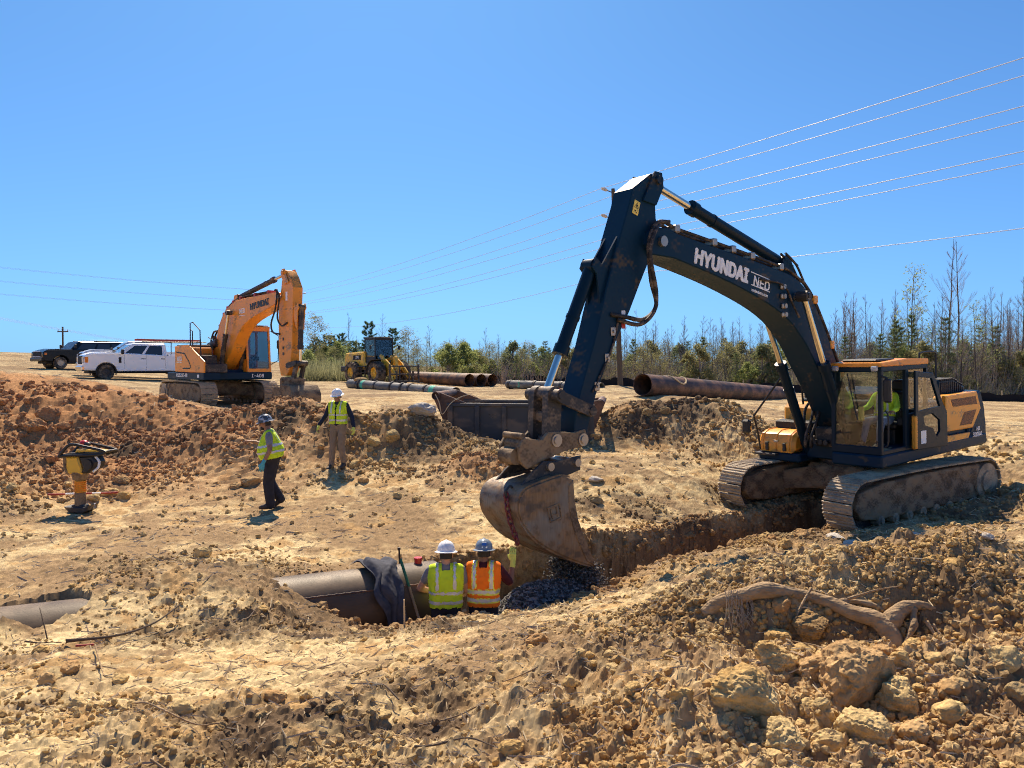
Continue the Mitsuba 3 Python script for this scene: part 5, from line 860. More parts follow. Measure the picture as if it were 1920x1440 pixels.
def put_clod(x, y, s, label, group, sink=.30, tone=None, sub=3):
    tn = tone_at(x, y) if tone is None else tone
    R = rot((0, 0, 1), random.uniform(0, 360)) @ rot((1, 0, 0), random.uniform(-40, 40)); sc = np.diag([s * random.uniform(.95, 1.25), s * random.uniform(.85, 1.15), s * random.uniform(.72, 1.0)])
    key = numbered('clay_clod'); scene[key] = {**clod_dict(random.randrange(7), tn, sub), 'to_world': T(M4((x, y, gz(x, y, True) + s * (.66 - sink) - .015), R @ sc))}
    tag(key, label, 'clod', group)
for i, (x, y, s) in enumerate(BOULDERS):
    s *= 1.05
    if i in LABELLED: put_clod(x, y + s * .5, s, LABELLED[i], None, sub=4 if s > .09 and y < 6 else 3)
    elif y < 6.5: put_clod(x, y + s * .5, s, 'broken lump of yellow clay lying on the foreground spoil heap', 'clods on the foreground heap', sub=4 if s > .09 else 3)
    elif x < -8.5: put_clod(x, y + s * .4, s, 'reddish brown boulder on the spoil ridge at the left', 'boulders on the left ridge')
    elif x < -5: put_clod(x, y + s * .4, s, 'reddish boulder at the foot of the ramp behind the rammer', 'boulders behind the rammer')
    else: put_clod(x, y + s * .4, s, 'brown boulder on the spoil piles beyond the walking workers', 'boulders on the middle piles')
rs = np.random.default_rng(12)
def scatter(n, r0, r1, fov=.665, power=0.0):
    r = np.exp(rs.uniform(math.log(r0), math.log(r1), n)); a = rs.uniform(-fov, fov, n); return r * np.sin(a), r * np.cos(a)
xs, ys = scatter(5200, 2.6, 26); rough, red, dark, flat, far = masks(xs, ys); d_ = np.hypot(xs, ys)
ins, tp_, sp_2 = trench(xs, ys); cl_ = meshkit.fbm(np.stack([xs * .8, ys * .8, xs * 0 + 51], 1), 3); keep = (rs.random(len(xs)) < np.clip(rough * .9 - .22, .010, 1) * .20 * np.clip((cl_ - .36) * 5, .03, 1.6)) & (ins < -.55)
for x, y in zip(xs[keep], ys[keep]):
    d = math.hypot(x, y); s = min(d * .0042 * (1 + 2.4 * random.random() ** 3.5), .13)
    if y < 7.5: put_clod(x, y, s, 'loose clay clod on the foreground soil', 'loose clods in the foreground', .2, sub=2 if s < .012 * d else 3)
    elif y < 13.5: put_clod(x, y, s, 'loose clay clod near the trench', 'loose clods around the trench', .2, sub=2)
    else: put_clod(x, y, s, 'loose clay clod on the far spoil banks', 'loose clods on the far banks', .2, sub=2)
k = solo('boulder', lump(31, 4, .5), 'grey_rock', 'large pale grey rock beside the end of the trench shield', 'rock', smooth=True, tw=M4((-2.2, 18.7, gz(-2.2, 18.7) + .10), np.diag([.36, .28, .20])))
for x, y, z, a, b, c in ((4.9, 11.0, .10, .26, .13, .05), (5.2, 12.3, -.05, .2, .12, .05), (3.35, 5.45, 1.40, .10, .06, .025), (6.0, 11.4, .12, .24, .12, .04), (1.75, 16.0, .33, .2, .13, .06)):
    key = numbered('stone_slab'); scene[key] = {**mikit.ply(lump(40 + len(_n) % 7, 3, .4), 'grey_rock', smooth=True), 'to_world': T(M4((x, y, gz(x, y, True) + c * .5), rot((0, 0, 1), x * 90) @ np.diag([a, b, c])))}; tag(key, 'flat pale stone lying on the clay in front of the large excavator', 'stone', 'flat stones on the clay')
# crumbs: too many to count
def crumbs(n, r0, r1, k, seed, fov=.66):
    global rs
    rs = np.random.default_rng(seed); x, y = scatter(n, r0, r1, fov); rough, red, dark, flat, far = masks(x, y); ins = trench(x, y)[0]
    cl_ = meshkit.fbm(np.stack([x * 1.1, y * 1.1, x * 0 + 61], 1), 3); ok = (rs.random(n) < np.clip(rough * 1.1 - .15, .04, 1) * np.clip((cl_ - .36) * 4, .06, 1)) & (np.abs(ins) > .10) & ((ins < 0) | (rs.random(n) < .3)); x, y, red, dark = x[ok], y[ok], red[ok], dark[ok]
    s = np.hypot(x, y) * k * (.55 + 1.5 * rs.random(len(x)) ** 2.5); z = ground(x, y, True)[0] + s * .28
    return np.stack([x, y, z], 1), s, np.stack([red, dark], 1)
def wall_crumbs(n, seed):
    r = np.random.default_rng(seed); x, y = r.uniform(-6, 7.5, n), r.uniform(7, 17, n); ins, tp, sp = trench(x, y); ok = (ins > -.16) & (ins < .20) & (tp > 4.7) & (tp < 16)
    x, y = x[ok], y[ok]; z = ground(x, y, True)[0]; s = .016 + .055 * r.random(len(x)) ** 2.5; return np.stack([x, y, z], 1), s, np.tile([[.45, .35]], (len(x), 1))
wp_, ws_, wt_ = wall_crumbs(42000, 14)
p_, s_, t_ = crumbs(26000, 2.3, 24, .0022, 3); mm = stones(p_, s_, 4, 0); mm2p, mm2s, t2 = crumbs(60000, 2.2, 17, .0013, 9); m2 = stones(mm2p, mm2s, 10, 0)
p4_, s4_, t4 = crumbs(34000, 12.5, 24, .0021, 87); p3_, s3_, t3 = crumbs(24000, 2.3, 6.2, .0040, 77); s3_ = np.minimum(s3_, .026); add('soil_crumbs', cat(mm, m2, stones(p3_, s3_, 78, 0), stones(p4_, s4_, 79, 0), stones(wp_, ws_, 15, 0)), 'clay_soil', smooth=False, uv=np.vstack([np.repeat(t_, 12, 0), np.repeat(t2, 12, 0), np.repeat(t3, 12, 0), np.repeat(t4, 12, 0), np.repeat(wt_, 12, 0)])); tag('soil_crumbs', 'crumbled soil strewn over the dug ground', None, None, 'stuff')
def slivers(n, seed, r0, r1, length, rad, lift=.004):
    r_ = np.random.default_rng(seed); r = np.exp(r_.uniform(math.log(r0), math.log(r1), n)); a = r_.uniform(-.66, .66, n); x, y = r * np.sin(a), r * np.cos(a); ok = trench(x, y)[0] < -.05; x, y = x[ok], y[ok]; n = len(x)
    z = ground(x, y, True)[0] + lift; h = r_.uniform(0, 2 * PI, n); L = length * r_.uniform(.4, 1.6, n) * (.5 + .08 * np.hypot(x, y)); d = np.stack([np.cos(h), np.sin(h), r_.normal(0, .22, n)], 1); c = np.stack([x, y, z], 1); w = np.stack([-np.sin(h), np.cos(h), h * 0], 1); R = (rad * r_.uniform(.6, 1.5, n) * (.5 + .10 * np.hypot(x, y)))[:, None]
    up = A(0, 0, 1)[None]; V = np.stack([q for e in (c - d * L[:, None] / 2, c + d * L[:, None] / 2) for q in (e + w * R, e - w * R, e + up * R * 1.5)], 1).reshape(-1, 3)
    f = np.array([[0, 1, 4], [0, 4, 3], [1, 2, 5], [1, 5, 4], [2, 0, 3], [2, 3, 5], [0, 2, 1], [3, 4, 5]]); return tm(V, (f[None] + (np.arange(n) * 6)[:, None, None]).reshape(-1, 3))
add('straw_litter', slivers(9000, 21, 2.4, 30, .085, .0030), 'dry_straw', smooth=False); tag('straw_litter', 'bits of dry straw and rootlets littering the soil', None, None, 'stuff')
add('twig_litter', slivers(600, 22, 2.4, 14, .14, .0040), 'twig_wood', smooth=False); tag('twig_litter', 'small broken twigs littering the soil', None, None, 'stuff')
# the torn root on the foreground heap and single sticks
RT = thing('tree_root', 'thick torn tree root arching over the foreground spoil heap', 'root')
rp = [(x, y, z - .015) for x, y, z in [(1.36, 5.36, .98), (1.45, 5.32, 1.07), (1.60, 5.24, 1.15), (1.70, 5.21, 1.19), (1.83, 5.20, 1.19), (1.99, 5.20, 1.16), (2.12, 5.12, 1.14), (2.24, 5.02, 1.10), (2.36, 4.92, 1.08), (2.42, 4.84, .98), (2.40, 4.78, .88)]]
rad = lambda n, a, b, s: (np.linspace(a, b, n) * (1 + .5 * (meshkit.noise(np.stack([np.linspace(0, 9, n), np.zeros(n) + s, np.zeros(n)], 1)) - .5)))
add('main_root', tube(curve(rp, 60), rad(60, .046, .052, 1), 14), 'root_wood', RT, smooth=True)
add('root_branch', tube(curve([(2.12, 5.10, 1.11), (2.26, 5.08, 1.14), (2.40, 5.05, 1.12), (2.50, 5.0, 1.06)], 24), rad(24, .026, .010, 2), 10), 'root_wood', RT, smooth=True)
add('root_crown', cat(tube(curve([(2.40, 4.90, 1.02), (2.52, 4.95, 1.12), (2.66, 4.97, 1.15), (2.80, 4.93, 1.10), (2.90, 4.88, 1.02)], 30), rad(30, .058, .014, 3), 12), tube(curve([(2.60, 4.95, 1.13), (2.56, 4.86, 1.06), (2.47, 4.78, .97), (2.44, 4.74, .90)], 24), rad(24, .030, .007, 4), 10)), 'root_wood', RT, smooth=True)
for i, q in enumerate(([(2.64, 4.86, 1.08), (2.66, 4.78, .99), (2.60, 4.72, .88), (2.55, 4.70, .80)], [(2.68, 4.86, 1.06), (2.72, 4.76, .96), (2.74, 4.70, .88)], [(2.02, 5.16, 1.20), (1.92, 5.06, 1.12), (1.86, 5.0, 1.05)], [(2.20, 5.0, 1.18), (2.34, 4.92, 1.26), (2.48, 4.88, 1.30)], [(1.85, 5.18, 1.27), (1.80, 5.10, 1.38), (1.74, 5.12, 1.42)], [(2.92, 4.95, 1.16), (3.0, 4.85, 1.10), (2.98, 4.75, 1.0), (3.04, 4.68, .94)])):
    add('rootlet', tube(curve(q, 20), rad(20, .012, .003, 5 + i), 6), 'root_wood', RT, smooth=True)
for i in range(26): x = random.uniform(1.45, 1.75); add('hair_root', tube(curve([(x, 5.24, 1.17), (x + random.uniform(-.04, .04), 5.16, 1.06), (x + random.uniform(-.08, .08), 5.10, .98 - random.random() * .06)], 8), .0022, 4), 'twig_wood', RT, smooth=True)
def stick(label, pts, r, m='twig_wood', lift=.03):
    solo('stick', tube(curve([(x, y, gz(x, y, True) + lift + dz) for x, y, dz in pts], 26), rad(26, r, r * .45, len(_n)), 7), m, label, 'stick', smooth=True)
stick('dark charred branch on the slope right of the left pipe', [(-3.95, 6.75, .02), (-3.62, 7.0, .04), (-3.45, 7.35, .06), (-3.36, 7.75, .16)], .015, 'dark_twig')
stick('forked twig standing in front of the left pipe', [(-4.36, 7.15, -.02), (-4.42, 7.2, .10), (-4.52, 7.3, .22)], .008, 'dark_twig')
stick('pale bent root lying in the lower left foreground', [(-2.35, 4.75, .0), (-2.10, 4.42, .03), (-1.80, 4.30, .01), (-1.62, 4.22, .02)], .008, 'root_wood')
stick('thin pale twig left of the lower left clods', [(-3.5, 6.4, .02), (-3.2, 5.9, .02), (-2.95, 5.5, .02)], .008, 'root_wood')
stick('curved pale stick on the ridge below the orange excavator', [(-8.0, 18.4, .02), (-7.7, 18.9, .06), (-7.4, 19.3, .1)], .035, 'root_wood')
stick('long thin twig crossing the near trench lip', [(3.1, 12.3, .02), (3.5, 12.0, .10), (3.9, 11.7, .02)], .010, 'root_wood')
stick('slim bent twig rising beside the track front of the large excavator', [(5.2, 12.6, .0), (5.0, 12.4, .10), (5.1, 12.3, .28)], .008, 'root_wood')
for i in range(28):
    a, d = random.uniform(-.6, .6), math.exp(random.uniform(math.log(3.0), math.log(12))); x, y, h = d * math.sin(a), d * math.cos(a), random.uniform(0, 6.28); L = random.uniform(.10, .28)
    if trench(np.array([x]), np.array([y]))[0][0] > -.3: continue
    key = numbered('stick'); scene[key] = mikit.ply(tube(curve([(x + math.cos(h) * L * q + random.uniform(-.03, .03), y + math.sin(h) * L * q + random.uniform(-.03, .03), gz(x + math.cos(h) * L * q, y + math.sin(h) * L * q, True) + .01 + random.random() * .04) for q in (-1, -.3, .4, 1)], 14), rad(14, .007, .003, i), 6), random.choice(['root_wood', 'twig_wood', 'dark_twig']), smooth=True)
    tag(key, 'thin broken twig lying on the foreground soil', 'stick', 'loose twigs on the soil')
orange_scrap = solo('plastic_scrap', tube(curve([(-3.85, 6.72, gz(-3.85, 6.72, True) + .03), (-3.72, 6.78, gz(-3.72, 6.78, True) + .02), (-3.42, 6.95, gz(-3.42, 6.95, True) + .03)][:2], 14), .010, 6), 'rod_red', 'red orange plastic scrap under the charred branch', 'scrap')

# ------------------------------------------------------------------ people
def MS(c, r): return m3.Manifold.sphere(1.0, 20).scale(list(np.broadcast_to(np.asarray(r, float), 3))).translate([float(q) for q in c])
def limb(*cr): return [m3.Manifold.batch_hull([MS(a, ra), MS(b, rb)]) for (a, ra), (b, rb) in zip(cr[:-1], cr[1:])]
def skin_over(parts, step=.016, it=6, noise_=0.0, s=14):
    m = m3.Manifold.batch_boolean(parts, m3.OpType.Add).refine_to_length(step).to_mesh()
    t = trimesh.Trimesh(np.array(m.vert_properties[:, :3], float), np.array(m.tri_verts), process=True)
    trimesh.smoothing.filter_taubin(t, lamb=.5, nu=-.52, iterations=it)
    if noise_:
        v = np.asarray(t.vertices); t = tm(v + t.vertex_normals * ((meshkit.fbm(v * s + 3, 3) - .5) * noise_)[:, None], t.faces)
    return tm(t.vertices, t.faces)
def hand(w, d, n, side, curl=.5, k=1.0):
    """palm and five fingers; w wrist, d along the hand, n out of the back of the hand, side +1: thumb towards cross(d, n)"""
    d, n = unit(d), unit(n); n = unit(n - d * (n @ d)); t = np.cross(d, n) * side; P = []
    c0, c1 = w + d * .015 * k, w + d * .085 * k
    P.append(m3.Manifold.batch_hull([MS(c0 + t * .018 * k, .016 * k), MS(c0 - t * .018 * k, .016 * k), MS(c1 + t * .032 * k, .014 * k), MS(c1 - t * .030 * k, .013 * k)]))
    for i, (o, L) in enumerate(((.030, .070), (.010, .080), (-.011, .074), (-.031, .058))):
        p = c1 + t * o * k; q, ang = p, .15 + curl * .25; chain = [(p - d * .012 * k, .0095 * k)]
        for f in (.45, .32, .23):
            q = q + (d * math.cos(ang) - n * math.sin(ang) + t * o * .9) * L * f * k; chain.append((q, .0090 * k - .0006 * len(chain))); ang += curl * .75
        P += limb(*chain)
    b = c0 + t * .022 * k + d * .01 * k; e = b + (t * .75 + d * .6 - n * .25) * .040 * k
    P += limb((b, .014 * k), (e, .011 * k), (e + (d * .85 + t * .25 - n * .45) * .032 * k, .0095 * k))
    return P
def person(label, F, J, look, face=(1, 0, 0), faceup=(0, 0, 1)):
    """J: joints in the person's frame (x forward, y left, z up). look: materials of what is worn."""
    K = thing('person', label, 'person'); g = lambda k: A(*J[k]); skin = look['skin']; bk = look.get('bulk', 0)
    neck, chest, waist, pel = g('neck'), g('chest'), g('waist'), g('pelvis'); sh = {s: g('sh' + s) for s in 'lr'}; hp = {s: g('hip' + s) for s in 'lr'}
    lat = unit(sh['l'] - sh['r']); tors = lambda e0, e=None: (lambda e: [m3.Manifold.batch_hull([MS(sh['l'] - lat * .03, .066 + (e - bk) * .8), MS(sh['r'] + lat * .03, .066 + (e - bk) * .8), MS(chest + lat * .095, .105 + e), MS(chest - lat * .095, .105 + e)]),
        m3.Manifold.batch_hull([MS(chest + lat * .095, .105 + e), MS(chest - lat * .095, .105 + e), MS(waist + lat * .075, .098 + e + look.get('belly', 0)), MS(waist - lat * .075, .098 + e + look.get('belly', 0))]),
        m3.Manifold.batch_hull([MS(waist + lat * .075, .098 + e + look.get('belly', 0)), MS(waist - lat * .075, .098 + e + look.get('belly', 0)), MS(pel + lat * .085, .096 + e), MS(pel - lat * .085, .096 + e)])])(e0 + bk)
    legs = lambda e0: (lambda e: [q for s in 'lr' for q in limb((hp[s], .088 + e), ((hp[s] + g('knee' + s)) / 2, .074 + e), (g('knee' + s), .058 + e), ((g('knee' + s) * .6 + g('ank' + s) * .4), .056 + e), (g('ank' + s), .042 + e))])(e0 + bk * .8)
    head = g('head'); f = unit(face); u = unit(A(*faceup) - f * (f @ A(*faceup))); l = np.cross(u, f); H = np.stack([f, l, u], 1); hm = lambda x, y, z: head + f * x + l * y + u * z
    body = tors(0) + legs(0) + limb((neck, .056), (hm(-.012, 0, -.06), .054))
    body += [m3.Manifold.batch_hull([MS(hm(-.012, 0, .035), (.092, .076, .085)), MS(hm(.0, 0, .0), (.090, .074, .09)), MS(hm(.045, 0, -.085), (.030, .032, .026))]), MS(hm(.098, 0, -.018), (.020, .014, .024)), MS(hm(.082, 0, -.062), (.014, .024, .008))]
    body += [MS(hm(-.005, s * .078, -.012), (.020, .010, .032)) for s in (-1, 1)]
    for s in 'lr':
        body += limb((sh[s], .058), ((sh[s] + g('elb' + s)) / 2, .050), (g('elb' + s), .042), (g('elb' + s) * .55 + g('wri' + s) * .45, .038), (g('wri' + s), .028))
        hd = J['hand' + s]; body += hand(g('wri' + s), A(*hd[0]), A(*hd[1]), hd[2], J.get('curl' + s, .5), 1.05)
    add('body', skin_over(body, .021, 3), skin, K, F, smooth=True)
    for s in (-1, 1): add('eye', ball(hm(.084, s * .030, .012), (.010, .014, .009)), 'eye_dark', K, F)
    add('hair', tm((hull([hm(-.04 + .062 * math.cos(t) * q, .078 * math.sin(t), z) for t in np.linspace(.75, 2 * PI - .75, 22) for z, q in ((-.04, 1.0), (.06, 1.1))])).vertices, hull([hm(-.04 + .062 * math.cos(t) * q, .078 * math.sin(t), z) for t in np.linspace(.75, 2 * PI - .75, 22) for z, q in ((-.04, 1.0), (.06, 1.1))]).faces), 'hair_dark', K, F, smooth=40)
    if look.get('beard'): add('beard', ball(hm(.05, 0, -.075), (.045, .052, .040)), 'hair_dark', K, F, smooth=True)
    if look.get('glasses'): add('sunglasses', cat(*[ball(hm(.092, s * .032, .014), (.012, .030, .020)) for s in (-1, 1)], tube([hm(.0, -.08, .02), hm(.09, -.055, .018), hm(.10, 0, .02), hm(.09, .055, .018), hm(0, .08, .02)], .005, 5)), 'lens_teal', K, F, smooth=True)
    add('trousers', skin_over(tors(.012)[2:] + legs(.014), .030, 4, .012, 11), look['trousers'], K, F, smooth=True)
    a = look.get('sleeve', .5); arms = []
    for s in 'lr':
        e = g('elb' + s); w = g('wri' + s)
        if a <= 1: arms += limb((sh[s], .072), (sh[s] * (1 - a) + e * a, .060))
        else: arms += limb((sh[s], .072), ((sh[s] + e) / 2, .060), (e, .053), (e * .5 + w * .5, .048), (w, .040))
    add('shirt', skin_over(tors(.010) + arms + limb((neck - A(0, 0, .04), .070), (neck, .062)), .030, 4, .012, 12), look['shirt'], K, F, smooth=True)
    for s in 'lr':
        k, an = g('knee' + s), g('ank' + s); t = A(*J['toe' + s]); d = unit(t - an); dh = unit(d * A(1, 1, 1)); toe = t; heel = an - unit(A(d[0], d[1], d[2])) * .05 + A(0, 0, -.035) * (1 if J.get('flat' + s, True) else .4)
        add('boot', skin_over([m3.Manifold.batch_hull([MS(an, .052), MS(an + unit(k - an) * .10, .055)]), m3.Manifold.batch_hull([MS(an, .052), MS(heel, .040), MS(toe, .040), MS((toe * .6 + an * .4) + A(0, 0, .0), .048)])], .026, 3), 'boot_leather', K, F, smooth=True)
    if look.get('gloves'):
        for s in look.get('gloved', 'lr'):
            h3 = J['hand' + s]; w = g('wri' + s); e = g('elb' + s)
            add('glove', skin_over(hand(w, A(*h3[0]), A(*h3[1]), h3[2], J.get('curl' + s, .5), 1.14) + limb((w + unit(e - w) * .06, .036), (w, .034), (w + unit(A(*h3[0])) * .03, .030)), .012, 4), look['gloves'], K, F, smooth=True)
    # vest: open at the arms, with bands laid on it
    vt = skin_over(tors(.030), .022, 5, .016, 9); ax = unit(neck - pel); fr = unit(np.cross(lat, ax)); v = np.asarray(vt.vertices)
    zc, yl, xf = (v - pel) @ ax, (v - pel) @ lat, (v - pel) @ fr; L = float((neck - pel) @ ax)
    keepv = (zc > look.get('hem', -.02)) & (zc < L + .02); fk = keepv[vt.faces].all(1)
    if look.get('open'): fk &= ~((np.abs(yl[vt.faces]).mean(1) < .016) & (xf[vt.faces].mean(1) > 0))
    neckhole = (zc > L - .06) & (np.abs(yl) < .055 + .0 * zc); fk &= ~neckhole[vt.faces].all(1)
    vk = add('vest', tm(v, np.asarray(vt.faces)[fk]), look['vest'], K, F, smooth=True)
    N = tm(v, vt.faces).vertex_normals
    def band(mask, lift, m, name):
        ff = np.asarray(vt.faces)[fk & mask[vt.faces].all(1)]
        if len(ff): add(name, tm(v + N * lift, ff), m, vk, F, smooth=True)
    for z0, z1 in look.get('bands', ((.06, .125), (.20, .265))):
        if look.get('edge'): band((zc > z0 - .014) & (zc < z1 + .014), .0035, 'band_edge', 'band_trim')
        band((zc > z0) & (zc < z1), .006, 'reflective_band', 'band')
    top = look.get('bands', ((.06, .125), (.20, .265)))[-1][1]
    for s in (-1, 1):
        if look.get('edge'): band((zc > top) & (yl * s > .070) & (yl * s < .146), .0035, 'band_edge', 'strap_trim')
        band((zc > top) & (yl * s > .083) & (yl * s < .133), .006, 'reflective_band', 'strap')
    if look.get('helmet'):
        n = 40; t = np.arange(n) * 2 * PI / n; brim = look.get('brim', .034)
        rings = [(1.0 + brim / .115, -.012), (1.0 + brim / .115, -.006), (1.0, .006), (.985, .03), (.93, .06), (.78, .095), (.52, .120), (.22, .132), (.001, .134)]
        V = np.vstack([np.stack([.132 * q * np.cos(t), .112 * q * np.sin(t), t * 0 + z], 1) for q, z in rings]); i = np.arange(n); j = (i + 1) % n
        Fc = np.vstack([x for q in range(len(rings) - 1) for a_, b_ in [(q * n, q * n + n)] for x in (np.stack([a_ + i, a_ + j, b_ + j], 1), np.stack([a_ + i, b_ + j, b_ + i], 1))])
        hc = hm(-.008, 0, .045); tl = rot((0, 1, 0), look.get('tilt', 5)); hk = add('hard_hat', move(tm(V, Fc), hc, H @ tl), look['helmet'], K, F, smooth=40)
        add('ridge', move(tube([(.118 * math.cos(q), 0, .012 + .126 * math.sin(q)) for q in np.linspace(.25, PI - .25, 16)], .009, 6), hc, H @ tl), look['helmet'], hk, F, smooth=True)
        if look.get('stickers'):
            for y_, z_, w_, h_, m in look['stickers']: add('sticker', move(box(-.004, .004, -w_, w_, -h_, h_, .002), hc + H @ tl @ A(-.123, y_, z_), H @ tl @ rot((0, 1, 0), 16)), m, hk, F)
    return K
def stand(**k):
    J = dict(pelvis=(0, 0, .96), waist=(0, 0, 1.10), chest=(0, 0, 1.29), neck=(.01, 0, 1.49), head=(.03, 0, 1.615), shl=(0, .185, 1.42), shr=(0, -.185, 1.42), hipl=(0, .088, .93), hipr=(0, -.088, .93), kneel=(.02, .10, .50), kneer=(.02, -.10, .50), ankl=(0, .11, .085), ankr=(0, -.11, .085), toel=(.17, .12, .045), toer=(.17, -.12, .045),
             elbl=(-.02, .27, 1.15), elbr=(-.02, -.27, 1.15), wril=(.04, .30, .91), wrir=(.04, -.30, .91), handl=((.1, 0, -1), (0, 1, 0), 1), handr=((.1, 0, -1), (0, -1, 0), -1)); J.update(k); return J
# walking left past the rammer
person('person in a lime vest, grey t-shirt and stickered hard hat walking to the left', frame((-4.47, 14.3, gz(-4.42, 14.3, True) - .01), 186),
       stand(pelvis=(.0, 0, .95), waist=(.03, 0, 1.09), chest=(.05, 0, 1.28), neck=(.08, 0, 1.47), head=(.13, 0, 1.59), shl=(.02, .215, 1.40), shr=(.08, -.215, 1.41), kneel=(.06, .10, .50), ankl=(.02, .10, .085), toel=(.20, .11, .045), kneer=(.08, -.09, .50), ankr=(-.13, -.09, .16), toer=(-.0, -.09, .04), flatr=False, elbl=(-.02, .33, 1.13), wril=(.10, .35, .90), handl=((.25, 0, -1), (0, 1, 0), 1), elbr=(.20, -.26, 1.18), wrir=(.42, -.24, 1.24), handr=((1, .1, .15), (0, 0, 1), 1)),
       dict(skin='skin_tan', trousers='dark_trouser', shirt='grey_shirt', sleeve=.62, vest='vest_lime', helmet='helmet_stickered', gloves='glove_blue', gloved='l', belly=.085, bulk=.032, hem=.0, beard=True, brim=.036, bands=((.10, .16), (.22, .28))), face=(1, .0, -.12))
# coming down between the spoil piles
person('person in a lime vest, navy long sleeves and khaki trousers between the spoil piles', frame((-3.85, 17.0, gz(-3.85, 17.0, True) - .02), 255),
       stand(head=(.05, 0, 1.605), kneel=(.07, .11, .50), ankl=(.0, .13, .10), toel=(.17, .15, .05), kneer=(.06, -.11, .50), ankr=(.10, -.12, .06), toer=(.27, -.13, .02), elbl=(-.05, .30, 1.18), wril=(.02, .38, .94), elbr=(-.02, -.31, 1.18), wrir=(.10, -.42, .97), handl=((.1, .1, -1), (0, 1, 0), 1), handr=((.2, -.2, -1), (0, -1, 0), -1)),
       dict(skin='skin_tan', trousers='khaki', shirt='navy_shirt', sleeve=2, vest='vest_lime', helmet='helmet_white', gloves='glove_lime', glasses=True, open=True, brim=.034, hem=.03, bands=((.10, .16), (.22, .27))), face=(1, -.1, -.16))
# the two in the trench, backs to the camera
person('person in a lime vest and white hard hat in the trench, one elbow out', frame((-.83, 9.62, -1.28), 93),
       stand(head=(.035, .0, 1.61), elbl=(.12, .34, 1.16), wril=(.30, .16, 1.06), handl=((.6, -.7, -.2), (.3, .3, 1), -1), elbr=(.06, -.26, 1.14), wrir=(.26, -.20, 1.02), handr=((1, .2, -.1), (0, 0, 1), 1)),
       dict(skin='skin_light', trousers='dark_trouser', shirt='grey_shirt', sleeve=.55, vest='vest_lime', helmet='helmet_white', hem=.0, bands=((.05, .105), (.17, .225)), belly=.01), face=(1, -.1, -.05))
person('person in an orange vest and blue hard hat in the trench, gloved hand raised', frame((-.36, 9.70, -1.27), 86),
       stand(head=(.035, .0, 1.605), elbl=(.06, .27, 1.13), wril=(.24, .20, .98), handl=((1, -.2, -.2), (0, 0, 1), -1), elbr=(.10, -.33, 1.20), wrir=(.20, -.36, 1.45), handr=((.1, .05, 1), (-1, .2, 0), -1), curlr=.25),
       dict(skin='skin_brown', trousers='dark_trouser', shirt='maroon_shirt', sleeve=.9, vest='vest_orange', helmet='helmet_blue', gloves='glove_lime', gloved='r', edge=True, bands=((.04, .10), (.15, .21)), stickers=((.0, .072, .028, .018, 'sticker_blue'), (-.002, .034, .034, .010, 'decal_white'))), face=(1, .15, -.05))
# the operator in the cab
person('person in a lime jacket and jeans sitting at the controls of the large excavator', X1 @ M4((.62, .95, 1.36)),
       dict(pelvis=(.0, 0, .56), waist=(-.03, 0, .70), chest=(-.05, 0, .90), neck=(-.05, 0, 1.09), head=(-.02, 0, 1.21), shl=(-.05, .19, 1.03), shr=(-.05, -.19, 1.03), hipl=(.03, .09, .54), hipr=(.03, -.09, .54), kneel=(.44, .15, .56), kneer=(.44, -.13, .56), ankl=(.56, .16, .13), ankr=(.60, -.14, .13), toel=(.74, .17, .08), toer=(.77, -.15, .08),
            elbl=(.06, .30, .80), elbr=(.08, -.29, .80), wril=(.34, .33, .76), wrir=(.34, -.33, .76), handl=((1, .1, 0), (0, 0, 1), -1), handr=((1, -.1, 0), (0, 0, 1), 1), curll=.8, curlr=.8),
       dict(skin='skin_tan', trousers='denim', shirt='shirt_lime', sleeve=2, vest='vest_lime', hem=.06, bands=((.10, .15),)), face=(1, .1, 0))

# ------------------------------------------------------------------ trees
def branch_tree(seed, H, spread=.36, n1=26, n2=5, start=.28, lift=.85, r0=.09, twig=.012, two=False):
    """a bare tree: tapered trunk, limbs rising at a steep angle, twigs; returns trunk, limbs and the twig tips"""
    r = np.random.default_rng(seed); tr, br, tips = [], [], []
    for stem in range(2 if two else 1):
        ox = A(r.normal(0, .25), r.normal(0, .2), 0) * stem; lean = r.normal(0, .025, 2) * H
        pts = [ox + A(lean[0] * q ** 1.5, lean[1] * q ** 1.5, H * q * (1 - .10 * stem)) + A(r.normal(0, .03), r.normal(0, .03), 0) for q in np.linspace(0, 1, 10)]
        pts = curve(pts, 16); rr = np.linspace(r0, .012, 16); tr.append(tube(pts, rr, 6, False))
        for k in range(n1):
            f = start + (.97 - start) * (k + r.random()) / n1; b = pts[min(15, int(f * 15))]; az = r.uniform(0, 2 * PI); L = H * spread * (1.15 - f) * r.uniform(.55, 1.1); el = lift * r.uniform(.75, 1.1)
            d = A(math.cos(az) * math.cos(el), math.sin(az) * math.cos(el), math.sin(el)); e = b + d * L + A(0, 0, .12 * L); q = [b, b + d * L * .5, e]
            br.append(tube(curve(q, 5), np.linspace(max(.010, r0 * .36 * (1.1 - f)), .005, 5), 4, False)); tips.append(e)
            for j in range(n2):
                g = r.uniform(.25, .95); c = b + (e - b) * g; a2 = az + r.uniform(-1.1, 1.1); e2 = el + r.uniform(-.2, .45); d2 = A(math.cos(a2) * math.cos(e2), math.sin(a2) * math.cos(e2), math.sin(e2)); l2 = L * (1.05 - g) * r.uniform(.35, .8) + .15
                br.append(tube([c, c + d2 * l2 * .6 + A(0, 0, .02), c + d2 * l2 + A(0, 0, .08 * l2)], [twig * .55, twig * .4, twig * .25], 3, False)); tips.append(c + d2 * l2); tips.append(c + d2 * l2 * .6)
    return cat(*tr), cat(*br), np.array(tips)
